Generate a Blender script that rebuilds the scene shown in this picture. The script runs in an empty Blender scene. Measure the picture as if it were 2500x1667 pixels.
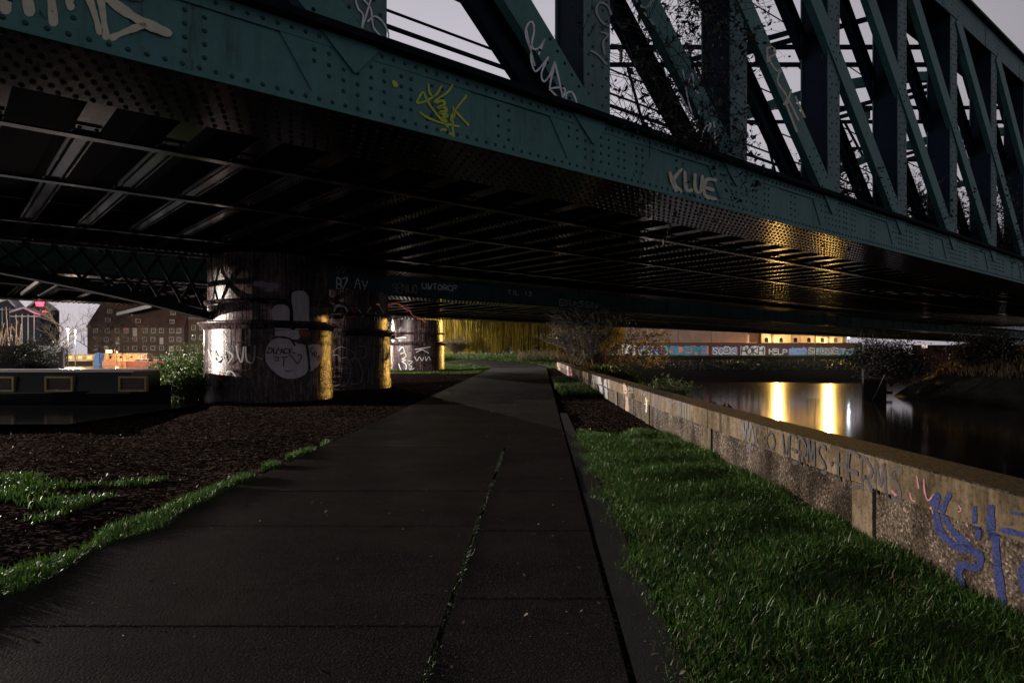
import bpy, math, random
import numpy as np
from mathutils import Vector, Matrix

random.seed(7)
rng = np.random.default_rng(7)
R = math.radians
scene = bpy.context.scene
COL = scene.collection

# ------------------------------------------------------------------ camera
F, CX, HZ, EYE = 1667.0, 1250.0, 874.0, 1.6       # survey constants: photo pixels, 24 mm lens
cam = bpy.data.cameras.new("camera")
cam.lens, cam.sensor_width = 24.0, 36.0
cam.shift_y = (HZ - 833.5) / 2500.0
cam.clip_start, cam.clip_end = 0.05, 3000
camo = bpy.data.objects.new("camera", cam)
camo.location = (0, 0, EYE)
camo.rotation_euler = (R(90), 0, 0)
COL.objects.link(camo)
scene.camera = camo

# ------------------------------------------------------------------ render settings, sky
scene.view_settings.view_transform = 'Standard'
scene.view_settings.look = 'None'
scene.view_settings.gamma = 1.0
scene.view_settings.exposure = 0.0
scene.render.engine = 'CYCLES'
cy = scene.cycles
cy.use_denoising = True
try:
    cy.denoiser = 'OPENIMAGEDENOISE'
    cy.denoising_input_passes = 'RGB_ALBEDO_NORMAL'
    cy.denoising_prefilter = 'ACCURATE'
except Exception:
    pass
cy.max_bounces = 6
cy.diffuse_bounces = 3
cy.glossy_bounces = 4
cy.sample_clamp_indirect = 6.0
cy.blur_glossy = 0.5
cy.caustics_reflective = True

world = bpy.data.worlds.new("World")
scene.world = world
world.use_nodes = True
wn, wl = world.node_tree.nodes, world.node_tree.links
wn.clear()
w_out = wn.new('ShaderNodeOutputWorld')
sky = wn.new('ShaderNodeTexSky')
sky.sky_type = 'NISHITA'
sky.sun_disc = False
sky.sun_elevation = R(-3.0)
sky.sun_rotation = R(-20.0)
bg1 = wn.new('ShaderNodeBackground')
bg1.inputs['Strength'].default_value = 0.1
wl.new(sky.outputs[0], bg1.inputs['Color'])
# overcast city-lit cloud: bright ahead and low, dark overhead and behind
tc = wn.new('ShaderNodeTexCoord')
sx = wn.new('ShaderNodeSeparateXYZ')
wl.new(tc.outputs['Generated'], sx.inputs[0])
mz = wn.new('ShaderNodeMapRange'); mz.interpolation_type = 'SMOOTHSTEP'
mz.inputs['From Min'].default_value = 0.40; mz.inputs['From Max'].default_value = 0.85
mz.inputs['To Min'].default_value = 1.0; mz.inputs['To Max'].default_value = 0.16
wl.new(sx.outputs['Z'], mz.inputs['Value'])
dt = wn.new('ShaderNodeVectorMath'); dt.operation = 'DOT_PRODUCT'
dt.inputs[1].default_value = (-0.60, 0.80, 0)
wl.new(tc.outputs['Generated'], dt.inputs[0])
my = wn.new('ShaderNodeMapRange'); my.interpolation_type = 'SMOOTHSTEP'
my.inputs['From Min'].default_value = -0.05; my.inputs['From Max'].default_value = 0.85
my.inputs['To Min'].default_value = 0.47; my.inputs['To Max'].default_value = 1.0
wl.new(dt.outputs['Value'], my.inputs['Value'])
nz = wn.new('ShaderNodeTexNoise'); nz.inputs['Scale'].default_value = 2.5; nz.inputs['Detail'].default_value = 4
mp = wn.new('ShaderNodeMapping'); mp.inputs['Scale'].default_value = (1, 1, 3)
wl.new(tc.outputs['Generated'], mp.inputs[0]); wl.new(mp.outputs[0], nz.inputs['Vector'])
mn = wn.new('ShaderNodeMapRange')
mn.inputs['From Min'].default_value = 0.3; mn.inputs['From Max'].default_value = 0.7
mn.inputs['To Min'].default_value = 0.97; mn.inputs['To Max'].default_value = 1.06
wl.new(nz.outputs[0], mn.inputs['Value'])
m1 = wn.new('ShaderNodeMath'); m1.operation = 'MULTIPLY'
wl.new(mz.outputs[0], m1.inputs[0]); wl.new(my.outputs[0], m1.inputs[1])
m2 = wn.new('ShaderNodeMath'); m2.operation = 'MULTIPLY'
wl.new(m1.outputs[0], m2.inputs[0]); wl.new(mn.outputs[0], m2.inputs[1])
bg2 = wn.new('ShaderNodeBackground')
bg2.inputs['Color'].default_value = (0.535, 0.505, 0.56, 1)
wl.new(m2.outputs[0], bg2.inputs['Strength'])
ads = wn.new('ShaderNodeAddShader')
wl.new(bg1.outputs[0], ads.inputs[0]); wl.new(bg2.outputs[0], ads.inputs[1])
wl.new(ads.outputs[0], w_out.inputs['Surface'])

SKYGAIN = 1.0

# ------------------------------------------------------------------ materials
def mat(name, col, rough=0.6, col2=None, nscale=3.0, detail=6.0, bump=0.0, bscale=40.0, spec=0.5,
        metallic=0.0, contrast=(0.35, 0.65), stretch=None, rough2=None, emit=None, estr=0.0, coords='Object'):
    m = bpy.data.materials.new(name)
    m.use_nodes = True
    n, l = m.node_tree.nodes, m.node_tree.links
    b = n['Principled BSDF']
    b.inputs['Roughness'].default_value = rough
    b.inputs['Metallic'].default_value = metallic
    b.inputs['Specular IOR Level'].default_value = spec
    b.inputs['Base Color'].default_value = (*col, 1)
    t = n.new('ShaderNodeTexCoord')
    src = t.outputs[coords]
    if stretch:
        mpp = n.new('ShaderNodeMapping'); mpp.inputs['Scale'].default_value = stretch
        l.new(src, mpp.inputs[0]); src2 = mpp.outputs[0]
    else:
        src2 = src
    if col2 is not None:
        nt = n.new('ShaderNodeTexNoise'); nt.inputs['Scale'].default_value = nscale; nt.inputs['Detail'].default_value = detail
        nt.inputs['Roughness'].default_value = 0.65
        l.new(src2, nt.inputs['Vector'])
        cr = n.new('ShaderNodeValToRGB')
        cr.color_ramp.elements[0].position = contrast[0]; cr.color_ramp.elements[1].position = contrast[1]
        cr.color_ramp.elements[0].color = (*col, 1); cr.color_ramp.elements[1].color = (*col2, 1)
        l.new(nt.outputs[0], cr.inputs[0]); l.new(cr.outputs[0], b.inputs['Base Color'])
        if rough2 is not None:
            mr = n.new('ShaderNodeMapRange')
            mr.inputs['From Min'].default_value = contrast[0]; mr.inputs['From Max'].default_value = contrast[1]
            mr.inputs['To Min'].default_value = rough; mr.inputs['To Max'].default_value = rough2
            l.new(nt.outputs[0], mr.inputs['Value']); l.new(mr.outputs[0], b.inputs['Roughness'])
    if bump > 0:
        bt = n.new('ShaderNodeTexNoise'); bt.inputs['Scale'].default_value = bscale; bt.inputs['Detail'].default_value = 5
        l.new(src, bt.inputs['Vector'])
        bp = n.new('ShaderNodeBump'); bp.inputs['Strength'].default_value = bump; bp.inputs['Distance'].default_value = 0.02
        l.new(bt.outputs[0], bp.inputs['Height']); l.new(bp.outputs[0], b.inputs['Normal'])
    if emit:
        b.inputs['Emission Color'].default_value = (*emit, 1)
        b.inputs['Emission Strength'].default_value = estr
    return m

M = {}
M['green_dark'] = mat('dark_navy_steel_paint', (0.006, 0.016, 0.030), 0.6, (0.010, 0.024, 0.040), 1.6, bump=0.1, bscale=25, spec=0.08)
M['soot'] = mat('sooty_black_steel', (0.004, 0.0035, 0.003), 0.12, (0.007, 0.006, 0.005), 4.0, bump=0.04, bscale=25, spec=0.22, rough2=0.18)
M['soot_flange'] = mat('worn_black_flange_steel', (0.005, 0.0045, 0.004), 0.12, (0.008, 0.007, 0.006), 5.0, bump=0.04, bscale=30, spec=0.4, rough2=0.18)
M['rivet'] = mat('sooty_rivet_steel', (0.004, 0.004, 0.004), 0.5, spec=0.3)
M['arch_iron'] = mat('dull_black_arch_iron', (0.006, 0.006, 0.006), 0.5, (0.014, 0.013, 0.012), 4, bump=0.2, bscale=30, spec=0.2)
M['deck'] = mat('deck_plates', (0.006, 0.006, 0.006), 0.7)
M['cream'] = mat('cream_spray_paint', (0.50, 0.47, 0.35), 0.6, (0.60, 0.57, 0.44), 6)
M['white'] = mat('white_spray_paint', (0.72, 0.73, 0.80), 0.55)
M['yellow'] = mat('yellow_spray_paint', (0.42, 0.52, 0.03), 0.55)
M['greywhite'] = mat('grey_faded_spray_paint', (0.34, 0.35, 0.36), 0.6)
M['purplegrey'] = mat('dull_mauve_spray_paint', (0.30, 0.27, 0.40), 0.6)
M['black'] = mat('black_spray_paint', (0.008, 0.008, 0.01), 0.5)
M['red_paint'] = mat('red_spray_paint', (0.30, 0.03, 0.03), 0.5)
M['blue_paint'] = mat('blue_spray_paint', (0.006, 0.014, 0.085), 0.45, (0.012, 0.030, 0.17), 22, bump=0.9, bscale=70)
M['pink_paint'] = mat('pink_spray_paint', (0.38, 0.15, 0.20), 0.6)


def grimy(name, paint, drip=None, grime=None, rough=0.3, spec=0.6, pscale=0.9, pst=(1, 1, 0.8), dscale=3.2, dst=(2.6, 2.6, 0.13), gscale=9, bump=0.55, bscale=38, bdist=0.015):
    """Paint or concrete in patches, run with grime and damp, speckled with dirt: three noises multiplied."""
    m = mat(name, paint[0][1], rough, spec=spec)
    n, l = m.node_tree.nodes, m.node_tree.links
    b = n['Principled BSDF']
    t = [x for x in n if x.type == 'TEX_COORD'][0]

    def noise(scale, det, st):
        mp_ = n.new('ShaderNodeMapping'); mp_.inputs['Scale'].default_value = st
        l.new(t.outputs['Object'], mp_.inputs[0])
        x = n.new('ShaderNodeTexNoise'); x.inputs['Scale'].default_value = scale; x.inputs['Detail'].default_value = det
        x.inputs['Roughness'].default_value = 0.7
        l.new(mp_.outputs[0], x.inputs['Vector'])
        return x.outputs[0]

    def ramp(src, stops):
        r = n.new('ShaderNodeValToRGB')
        e = r.color_ramp.elements
        e[0].position, e[0].color = stops[0][0], (*stops[0][1], 1)
        e[1].position, e[1].color = stops[-1][0], (*stops[-1][1], 1)
        for p, c in stops[1:-1]:
            q = e.new(p); q.color = (*c, 1)
        l.new(src, r.inputs[0])
        return r.outputs[0]

    def mul(a, c):
        x = n.new('ShaderNodeMix'); x.data_type = 'RGBA'; x.blend_type = 'MULTIPLY'; x.inputs['Factor'].default_value = 1
        l.new(a, x.inputs['A']); l.new(c, x.inputs['B'])
        return x.outputs['Result']
    out = ramp(noise(pscale, 4, pst), paint)
    if drip: out = mul(out, ramp(noise(dscale, 6, dst), drip))
    if grime: out = mul(out, ramp(noise(gscale, 6, (1, 1, 1)), grime))
    l.new(out, b.inputs['Base Color'])
    bt = n.new('ShaderNodeTexNoise'); bt.inputs['Scale'].default_value = bscale; bt.inputs['Detail'].default_value = 5
    l.new(t.outputs['Object'], bt.inputs['Vector'])
    bp = n.new('ShaderNodeBump'); bp.inputs['Strength'].default_value = bump; bp.inputs['Distance'].default_value = bdist
    l.new(bt.outputs[0], bp.inputs['Height']); l.new(bp.outputs[0], b.inputs['Normal'])
    return m


M['pier'] = grimy('painted_iron_pier', [(0.36, (.03, .027, .033)), (0.44, (.07, .05, .05)), (0.52, (.19, .14, .14)), (0.60, (.05, .04, .045)), (0.68, (.23, .19, .20))],
                  [(0.40, (.08, .06, .065)), (0.5, (.45, .40, .41)), (0.60, (1.15, 1.1, 1.1))], [(0.32, (.30, .27, .25)), (0.55, (1, 1, 1))], 0.26, 0.28, dscale=4.5, dst=(4.5, 4.5, 0.10))
M['green'] = grimy('green_steel_paint', [(0.30, (.046, .145, .145)), (0.5, (.066, .19, .188)), (0.70, (.060, .165, .18))],
                   [(0.30, (.55, .50, .45)), (0.42, (.92, .92, .92)), (0.62, (1, 1, 1)), (0.72, (1.2, 1.12, 1.08))], [(0.27, (.75, .45, .30)), (0.36, (.9, .9, .9)), (0.55, (1, 1, 1))],
                   0.55, 0.3, 0.8, (1, 1, 1), 2.6, (1.6, 1.6, 0.16), 7, 0.2, 30)
M['pale_green'] = grimy('weathered_grey_green_paint', [(0.32, (.060, .140, .145)), (0.52, (.085, .165, .172)), (0.7, (.115, .175, .195))],
                        [(0.30, (.5, .48, .45)), (0.45, (.95, .95, .95)), (0.62, (1, 1, 1)), (0.72, (1.35, 1.25, 1.3))], [(0.27, (.7, .5, .4)), (0.38, (.9, .9, .9)), (0.55, (1, 1, 1))],
                        0.55, 0.3, 1.2, (1, 1, .5), 3.0, (2.5, 2.5, 0.12), 7, 0.2, 30)
M['concrete'] = grimy('weathered_concrete', [(0.34, (.075, .062, .036)), (0.48, (.17, .135, .088)), (0.6, (.24, .195, .145)), (0.72, (.15, .10, .05))],
                      [(0.34, (.28, .26, .23)), (0.46, (.75, .73, .70)), (0.62, (1.05, 1.02, 1.0))], [(0.33, (.45, .42, .38)), (0.5, (1, 1, 1)), (0.66, (1.15, 1.12, 1.1))],
                      0.9, 0.08, 1.1, (1, 1, 1), 3.4, (1.8, 1.8, 0.22), 26, 0.5, 60)

M['mural'] = mat('white_mural_paint', (0.50, 0.47, 0.54), 0.6, (0.68, 0.65, 0.72), 2.5, stretch=(2, 2, 0.4))


def wall_mat():
    m = mat('exposed_aggregate', (0.13, 0.105, 0.08), 0.45, spec=0.5)
    n, l = m.node_tree.nodes, m.node_tree.links
    b = n['Principled BSDF']
    t = [x for x in n if x.type == 'TEX_COORD'][0]
    v = n.new('ShaderNodeTexVoronoi'); v.inputs['Scale'].default_value = 36.0
    l.new(t.outputs['Object'], v.inputs['Vector'])
    cr = n.new('ShaderNodeValToRGB')
    e = cr.color_ramp.elements
    e[0].position, e[0].color = 0.0, (0.07, 0.054, 0.040, 1)
    e[1].position, e[1].color = 1.0, (0.52, 0.44, 0.36, 1)
    x = e.new(0.55); x.color = (0.20, 0.16, 0.12, 1)
    x = e.new(0.85); x.color = (0.24, 0.175, 0.13, 1)
    sc = n.new('ShaderNodeSeparateColor')
    vf = n.new('ShaderNodeTexVoronoi'); vf.inputs['Scale'].default_value = 62.0
    l.new(t.outputs['Object'], vf.inputs['Vector'])
    l.new(vf.outputs['Color'], sc.inputs[0]); l.new(sc.outputs[0], cr.inputs[0])
    big = n.new('ShaderNodeTexNoise'); big.inputs['Scale'].default_value = 3.2; big.inputs['Detail'].default_value = 5
    mp_ = n.new('ShaderNodeMapping'); mp_.inputs['Scale'].default_value = (1, 1, 0.45)
    l.new(t.outputs['Object'], mp_.inputs[0]); l.new(mp_.outputs[0], big.inputs['Vector'])
    mr = n.new('ShaderNodeMapRange'); mr.inputs['From Min'].default_value = 0.35; mr.inputs['From Max'].default_value = 0.66
    mr.inputs['To Min'].default_value = 0.22; mr.inputs['To Max'].default_value = 0.95
    l.new(big.outputs[0], mr.inputs['Value'])
    edge = n.new('ShaderNodeMapRange'); edge.inputs['From Min'].default_value = 0.25; edge.inputs['From Max'].default_value = 0.6
    edge.inputs['To Min'].default_value = 1.0; edge.inputs['To Max'].default_value = 0.5
    l.new(v.outputs['Distance'], edge.inputs['Value'])
    mu0 = n.new('ShaderNodeMath'); mu0.operation = 'MULTIPLY'
    l.new(mr.outputs[0], mu0.inputs[0]); l.new(edge.outputs[0], mu0.inputs[1])
    mu = n.new('ShaderNodeVectorMath'); mu.operation = 'SCALE'
    l.new(cr.outputs[0], mu.inputs[0]); l.new(mu0.outputs[0], mu.inputs['Scale'])
    l.new(mu.outputs[0], b.inputs['Base Color'])
    rg = n.new('ShaderNodeMapRange'); rg.interpolation_type = 'LINEAR'      # a few wet polished stones, the rest dull mortar
    rg.inputs['From Min'].default_value = 0.78; rg.inputs['From Max'].default_value = 0.82
    rg.inputs['To Min'].default_value = 0.9; rg.inputs['To Max'].default_value = 0.22
    l.new(sc.outputs[1], rg.inputs['Value']); l.new(rg.outputs[0], b.inputs['Roughness'])
    sg = n.new('ShaderNodeMapRange')
    sg.inputs['From Min'].default_value = 0.78; sg.inputs['From Max'].default_value = 0.82
    sg.inputs['To Min'].default_value = 0.04; sg.inputs['To Max'].default_value = 0.6
    l.new(sc.outputs[1], sg.inputs['Value']); l.new(sg.outputs[0], b.inputs['Specular IOR Level'])
    bp = n.new('ShaderNodeBump'); bp.inputs['Strength'].default_value = 0.32; bp.inputs['Distance'].default_value = 0.010; bp.invert = True
    l.new(v.outputs['Distance'], bp.inputs['Height']); l.new(bp.outputs[0], b.inputs['Normal'])
    return m


M['aggregate'] = wall_mat()
M['coping'] = mat('lichened_coping_concrete', (0.007, 0.006, 0.005), 0.95, (0.070, 0.060, 0.048), 30, spec=0.1, bump=0.6, bscale=50, contrast=(0.4, 0.7))


def path_mat():
    m = mat('wet_tarmac', (0.014, 0.0135, 0.013), 0.55, (0.040, 0.036, 0.032), 0.9, spec=0.14, rough2=0.36, contrast=(0.36, 0.66))
    n, l = m.node_tree.nodes, m.node_tree.links
    b = n['Principled BSDF']
    t = [x for x in n if x.type == 'TEX_COORD'][0]
    v = n.new('ShaderNodeTexVoronoi'); v.inputs['Scale'].default_value = 75
    l.new(t.outputs['Object'], v.inputs['Vector'])
    bp = n.new('ShaderNodeBump'); bp.inputs['Strength'].default_value = 0.4; bp.inputs['Distance'].default_value = 0.004; bp.invert = True
    l.new(v.outputs['Distance'], bp.inputs['Height'])
    nz2 = n.new('ShaderNodeTexNoise'); nz2.inputs['Scale'].default_value = 2.0; nz2.inputs['Detail'].default_value = 3
    mp_ = n.new('ShaderNodeMapping'); mp_.inputs['Scale'].default_value = (0.5, 2.2, 1)
    l.new(t.outputs['Object'], mp_.inputs[0]); l.new(mp_.outputs[0], nz2.inputs['Vector'])
    bp2 = n.new('ShaderNodeBump'); bp2.inputs['Strength'].default_value = 0.2; bp2.inputs['Distance'].default_value = 0.03
    l.new(nz2.outputs[0], bp2.inputs['Height']); l.new(bp.outputs[0], bp2.inputs['Normal'])
    l.new(bp2.outputs[0], b.inputs['Normal'])
    # pale aggregate grains
    v2 = n.new('ShaderNodeTexVoronoi'); v2.inputs['Scale'].default_value = 150
    l.new(t.outputs['Object'], v2.inputs['Vector'])
    s = n.new('ShaderNodeSeparateColor'); l.new(v2.outputs['Color'], s.inputs[0])
    g = n.new('ShaderNodeMath'); g.operation = 'GREATER_THAN'; g.inputs[1].default_value = 0.90
    l.new(s.outputs[0], g.inputs[0])
    old = b.inputs['Base Color'].links[0].from_socket
    mx = n.new('ShaderNodeMix'); mx.data_type = 'RGBA'
    l.new(g.outputs[0], mx.inputs['Factor']); l.new(old, mx.inputs['A'])
    mx.inputs['B'].default_value = (0.085, 0.07, 0.06, 1)
    l.new(mx.outputs['Result'], b.inputs['Base Color'])
    return m


M['path'] = path_mat()
M['kerb'] = mat('dark_edging', (0.030, 0.029, 0.027), 0.55, (0.050, 0.048, 0.045), 5, bump=0.3, bscale=80)
M['moss'] = mat('moss_grass', (0.02, 0.05, 0.008), 0.6, (0.05, 0.09, 0.02), 12)
M['wet_leaf'] = mat('wet_brown_leaf', (0.012, 0.008, 0.005), 0.42, (0.13, 0.09, 0.06), 6, spec=0.4, contrast=(0.3, 0.7))
M['fleck'] = mat('pale_leaf_fleck', (0.22, 0.18, 0.10), 0.5)


def grass_mat(name, c1, c2, rough=0.45, ns=1.6):
    m = mat(name, c1, rough, c2, ns, spec=0.5, contrast=(0.3, 0.7))
    b = m.node_tree.nodes['Principled BSDF']
    b.inputs['Subsurface Weight'].default_value = 0.0
    n, l = m.node_tree.nodes, m.node_tree.links
    out = [x for x in n if x.type == 'OUTPUT_MATERIAL'][0]
    tr = n.new('ShaderNodeBsdfTranslucent')
    src = b.inputs['Base Color'].links[0].from_socket
    l.new(src, tr.inputs['Color'])
    mx = n.new('ShaderNodeMixShader'); mx.inputs[0].default_value = 0.35
    l.new(b.outputs[0], mx.inputs[1]); l.new(tr.outputs[0], mx.inputs[2]); l.new(mx.outputs[0], out.inputs['Surface'])
    return m


M['grass'] = grass_mat('grass_blades', (0.022, 0.082, 0.014), (0.105, 0.200, 0.034), 0.45, 9)
M['grass_far'] = grass_mat('far_grass_blades', (0.045, 0.10, 0.018), (0.085, 0.13, 0.03), 0.6)
M['reed'] = grass_mat('dry_bank_grass', (0.10, 0.075, 0.04), (0.13, 0.11, 0.05), 0.7)
M['willow'] = grass_mat('willow_strands', (0.20, 0.150, 0.012), (0.36, 0.27, 0.03), 0.8)
M['leaf'] = grass_mat('green_leaves', (0.035, 0.075, 0.015), (0.07, 0.12, 0.025), 0.4)
M['leaf_dark'] = grass_mat('dark_leaves', (0.012, 0.016, 0.010), (0.025, 0.028, 0.016), 0.5)
M['twig'] = mat('brown_twigs', (0.040, 0.030, 0.024), 0.7, (0.075, 0.055, 0.042), 8)
M['twig_dark'] = mat('dark_twigs', (0.012, 0.010, 0.010), 0.7)
M['bark'] = mat('bark', (0.05, 0.04, 0.03), 0.8, (0.09, 0.07, 0.05), 8, bump=0.6, bscale=20)


def water_mat(name, col, rough, bs, scale):
    m = mat(name, col, rough, spec=0.5)
    n, l = m.node_tree.nodes, m.node_tree.links
    b = n['Principled BSDF']
    b.inputs['IOR'].default_value = 1.333
    t = [x for x in n if x.type == 'TEX_COORD'][0]
    nt = n.new('ShaderNodeTexNoise'); nt.inputs['Scale'].default_value = scale; nt.inputs['Detail'].default_value = 2
    mp_ = n.new('ShaderNodeMapping'); mp_.inputs['Scale'].default_value = (0.35, 1.0, 1)
    l.new(t.outputs['Object'], mp_.inputs[0]); l.new(mp_.outputs[0], nt.inputs['Vector'])
    bp = n.new('ShaderNodeBump'); bp.inputs['Strength'].default_value = bs; bp.inputs['Distance'].default_value = 0.05
    l.new(nt.outputs[0], bp.inputs['Height']); l.new(bp.outputs[0], b.inputs['Normal'])
    return m


M['river'] = water_mat('river_water', (0.012, 0.010, 0.011), 0.10, 0.04, 0.8)
M['canal'] = water_mat('canal_water', (0.008, 0.009, 0.010), 0.10, 0.05, 0.8)


# ------------------------------------------------------------------ mesh builder
class MB:
    def __init__(s):
        s.v, s.f, s.n, s.rf = [], [], 0, []

    def add(s, verts, faces):
        o = s.n
        s.v.extend([tuple(map(float, p)) for p in verts]); s.n += len(verts)
        s.f.extend([tuple(i + o for i in f) for f in faces])
        return s

    def box(s, x0, x1, y0, y1, z0, z1):
        return s.add([(x0, y0, z0), (x1, y0, z0), (x1, y1, z0), (x0, y1, z0), (x0, y0, z1), (x1, y0, z1), (x1, y1, z1), (x0, y1, z1)],
                     [(0, 3, 2, 1), (4, 5, 6, 7), (0, 1, 5, 4), (1, 2, 6, 5), (2, 3, 7, 6), (3, 0, 4, 7)])

    def beam(s, p0, p1, w, h, up=(0, 0, 1)):
        """Bar from p0 to p1, w across and h along up."""
        p0, p1, up = Vector(p0), Vector(p1), Vector(up)
        d = (p1 - p0).normalized()
        a = d.cross(up)
        a = a.normalized() if a.length > 1e-6 else Vector((1, 0, 0))
        b = a.cross(d).normalized()
        a, b = a * w / 2, b * h / 2
        q = [p0 - a - b, p0 + a - b, p0 + a + b, p0 - a + b, p1 - a - b, p1 + a - b, p1 + a + b, p1 - a + b]
        return s.add(q, [(0, 1, 2, 3), (4, 7, 6, 5), (0, 4, 5, 1), (1, 5, 6, 2), (2, 6, 7, 3), (3, 7, 4, 0)])

    def tube(s, pts, rad, n=6, cap=True):
        pts = [Vector(p) for p in pts]
        if not hasattr(rad, '__len__'):
            rad = [rad] * len(pts)
        rings = []
        for i, p in enumerate(pts):
            d = (pts[min(i + 1, len(pts) - 1)] - pts[max(i - 1, 0)])
            d = d.normalized() if d.length > 1e-9 else Vector((0, 0, 1))
            a = d.cross(Vector((0, 0, 1)))
            if a.length < 1e-3:
                a = d.cross(Vector((1, 0, 0)))
            a.normalize(); b = a.cross(d)
            rings.append([p + (a * math.cos(2 * math.pi * k / n) + b * math.sin(2 * math.pi * k / n)) * rad[i] for k in range(n)])
        v = [q for r in rings for q in r]
        f = []
        for i in range(len(pts) - 1):
            for k in range(n):
                f.append((i * n + k, i * n + (k + 1) % n, (i + 1) * n + (k + 1) % n, (i + 1) * n + k))
        if cap:
            f.append(tuple(range(n - 1, -1, -1))); f.append(tuple(range((len(pts) - 1) * n, len(pts) * n)))
        return s.add(v, f)

    def lathe(s, prof, n=48, c=(0, 0, 0)):
        v, f = [], []
        for r, z in prof:
            for k in range(n):
                a = 2 * math.pi * k / n
                v.append((c[0] + r * math.cos(a), c[1] + r * math.sin(a), c[2] + z))
        for i in range(len(prof) - 1):
            for k in range(n):
                f.append((i * n + k, i * n + (k + 1) % n, (i + 1) * n + (k + 1) % n, (i + 1) * n + k))
        return s.add(v, f)

    def prism(s, poly, a, b, fn):
        """poly: 2-D outline; fn(x, y, t) -> 3-D point; t = a and b for the two faces."""
        n = len(poly)
        v = [fn(x, y, a) for x, y in poly] + [fn(x, y, b) for x, y in poly]
        f = [tuple(range(n - 1, -1, -1)), tuple(range(n, 2 * n))]
        f += [(i, (i + 1) % n, n + (i + 1) % n, n + i) for i in range(n)]
        return s.add(v, f)

    def rivets(s, pts, nrm, r=0.03, h=0.022):
        """Low domes at pts, all with the same normal."""
        nrm = Vector(nrm).normalized()
        a = nrm.cross(Vector((0, 0, 1)))
        a = a.normalized() if a.length > 1e-3 else Vector((1, 0, 0))
        b = nrm.cross(a)
        A, B, N_ = map(np.array, (a, b, nrm))
        f0 = len(s.f)
        base = []
        for rr, hh in ((1, -0.05), (0.72, 0.7)):
            for k in range(6):
                t = math.pi / 3 * k
                base.append(A * math.cos(t) * r * rr + B * math.sin(t) * r * rr + N_ * h * hh)
        base.append(N_ * h)
        base = np.array(base)
        fa = [(k, (k + 1) % 6, 6 + (k + 1) % 6, 6 + k) for k in range(6)] + [(6 + k, 6 + (k + 1) % 6, 12) for k in range(6)]
        for p in pts:
            s.add(base + np.array(p), fa)
        s.rf.append((f0, len(s.f)))
        return s

    def build(s, name, m, parent=None, smooth=False, label=None, m2=None):
        me = bpy.data.meshes.new(name)
        me.from_pydata(s.v, [], s.f)
        me.materials.append(m)
        if m2:                                          # rivet heads and back channels in a second material
            me.materials.append(m2)
            mi = np.zeros(len(s.f), np.int32)
            for a, c in s.rf: mi[a:c] = 1
            me.polygons.foreach_set('material_index', mi)
        if smooth:
            me.polygons.foreach_set('use_smooth', [True] * len(me.polygons))
        me.update()
        o = bpy.data.objects.new(name, me)
        COL.objects.link(o)
        if parent is not None:
            o.parent = parent
        if label:
            o['label'] = label
        return o


def raw_mesh(name, verts, faces3=None, faces4=None, m=None, parent=None, smooth=False):
    """Big arrays straight into a mesh (numpy)."""
    me = bpy.data.meshes.new(name)
    f3 = np.zeros((0, 3), int) if faces3 is None else faces3
    f4 = np.zeros((0, 4), int) if faces4 is None else faces4
    me.vertices.add(len(verts)); me.vertices.foreach_set('co', np.asarray(verts, np.float32).ravel())
    loops = np.concatenate([f4.ravel(), f3.ravel()]).astype(np.int32)
    me.loops.add(len(loops)); me.loops.foreach_set('vertex_index', loops)
    np_ = len(f4) + len(f3)
    me.polygons.add(np_)
    st = np.concatenate([np.arange(len(f4)) * 4, len(f4) * 4 + np.arange(len(f3)) * 3]).astype(np.int32)
    me.polygons.foreach_set('loop_start', st)
    try:
        me.polygons.foreach_set('loop_total', np.concatenate([np.full(len(f4), 4), np.full(len(f3), 3)]).astype(np.int32))
    except Exception:
        pass
    if smooth:
        me.polygons.foreach_set('use_smooth', np.ones(np_, bool))
    me.update(calc_edges=True)
    me.validate()
    if m:
        me.materials.append(m)
    o = bpy.data.objects.new(name, me)
    COL.objects.link(o)
    if parent is not None:
        o.parent = parent
    return o


def thing(name, label, cat, loc=(0, 0, 0), rz=0.0, group=None):
    o = bpy.data.objects.new(name, None)
    o.empty_display_size = 0.2
    COL.objects.link(o)
    o.location = loc; o.rotation_euler = (0, 0, rz)
    return tag(o, label, cat, group)


def tag(o, label=None, cat=None, group=None, kind=None):
    if label: o['label'] = label
    if cat: o['category'] = cat
    if group: o['group'] = group
    if kind: o['kind'] = kind
    return o


def dup(o, parent=None, loc=None, rz=None, label=None):
    c = o.copy(); COL.objects.link(c)
    c.parent = parent
    if loc is not None: c.location = loc
    if rz is not None: c.rotation_euler = (0, 0, rz)
    if label: c['label'] = label
    for ch in [x for x in bpy.data.objects if x.parent == o]:
        dup(ch, c)
    return c


# ------------------------------------------------------------------ survey helpers
def at(x, y, Y):
    """Photo pixel at depth Y."""
    return Vector(((x - CX) / F * Y, Y, EYE + (HZ - y) / F * Y))


def ray(x, y):
    return Vector(((x - CX) / F, 1.0, (HZ - y) / F))


def on_plane(p0, n):
    p0, n = Vector(p0), Vector(n)
    E = Vector((0, 0, EYE))

    def fn(x, y):
        d = ray(x, y)
        return E + d * ((p0 - E).dot(n) / d.dot(n))
    return fn


def on_cyl(cx_, cy_, r):
    def fn(x, y):
        d = ray(x, y)
        a = d.x * d.x + d.y * d.y
        b = -2 * (d.x * cx_ + d.y * cy_)
        c = cx_ * cx_ + cy_ * cy_ - r * r
        q = b * b - 4 * a * c
        t = (-b - math.sqrt(max(q, 0.0))) / (2 * a)
        return Vector((0, 0, EYE)) + d * t
    return fn


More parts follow.
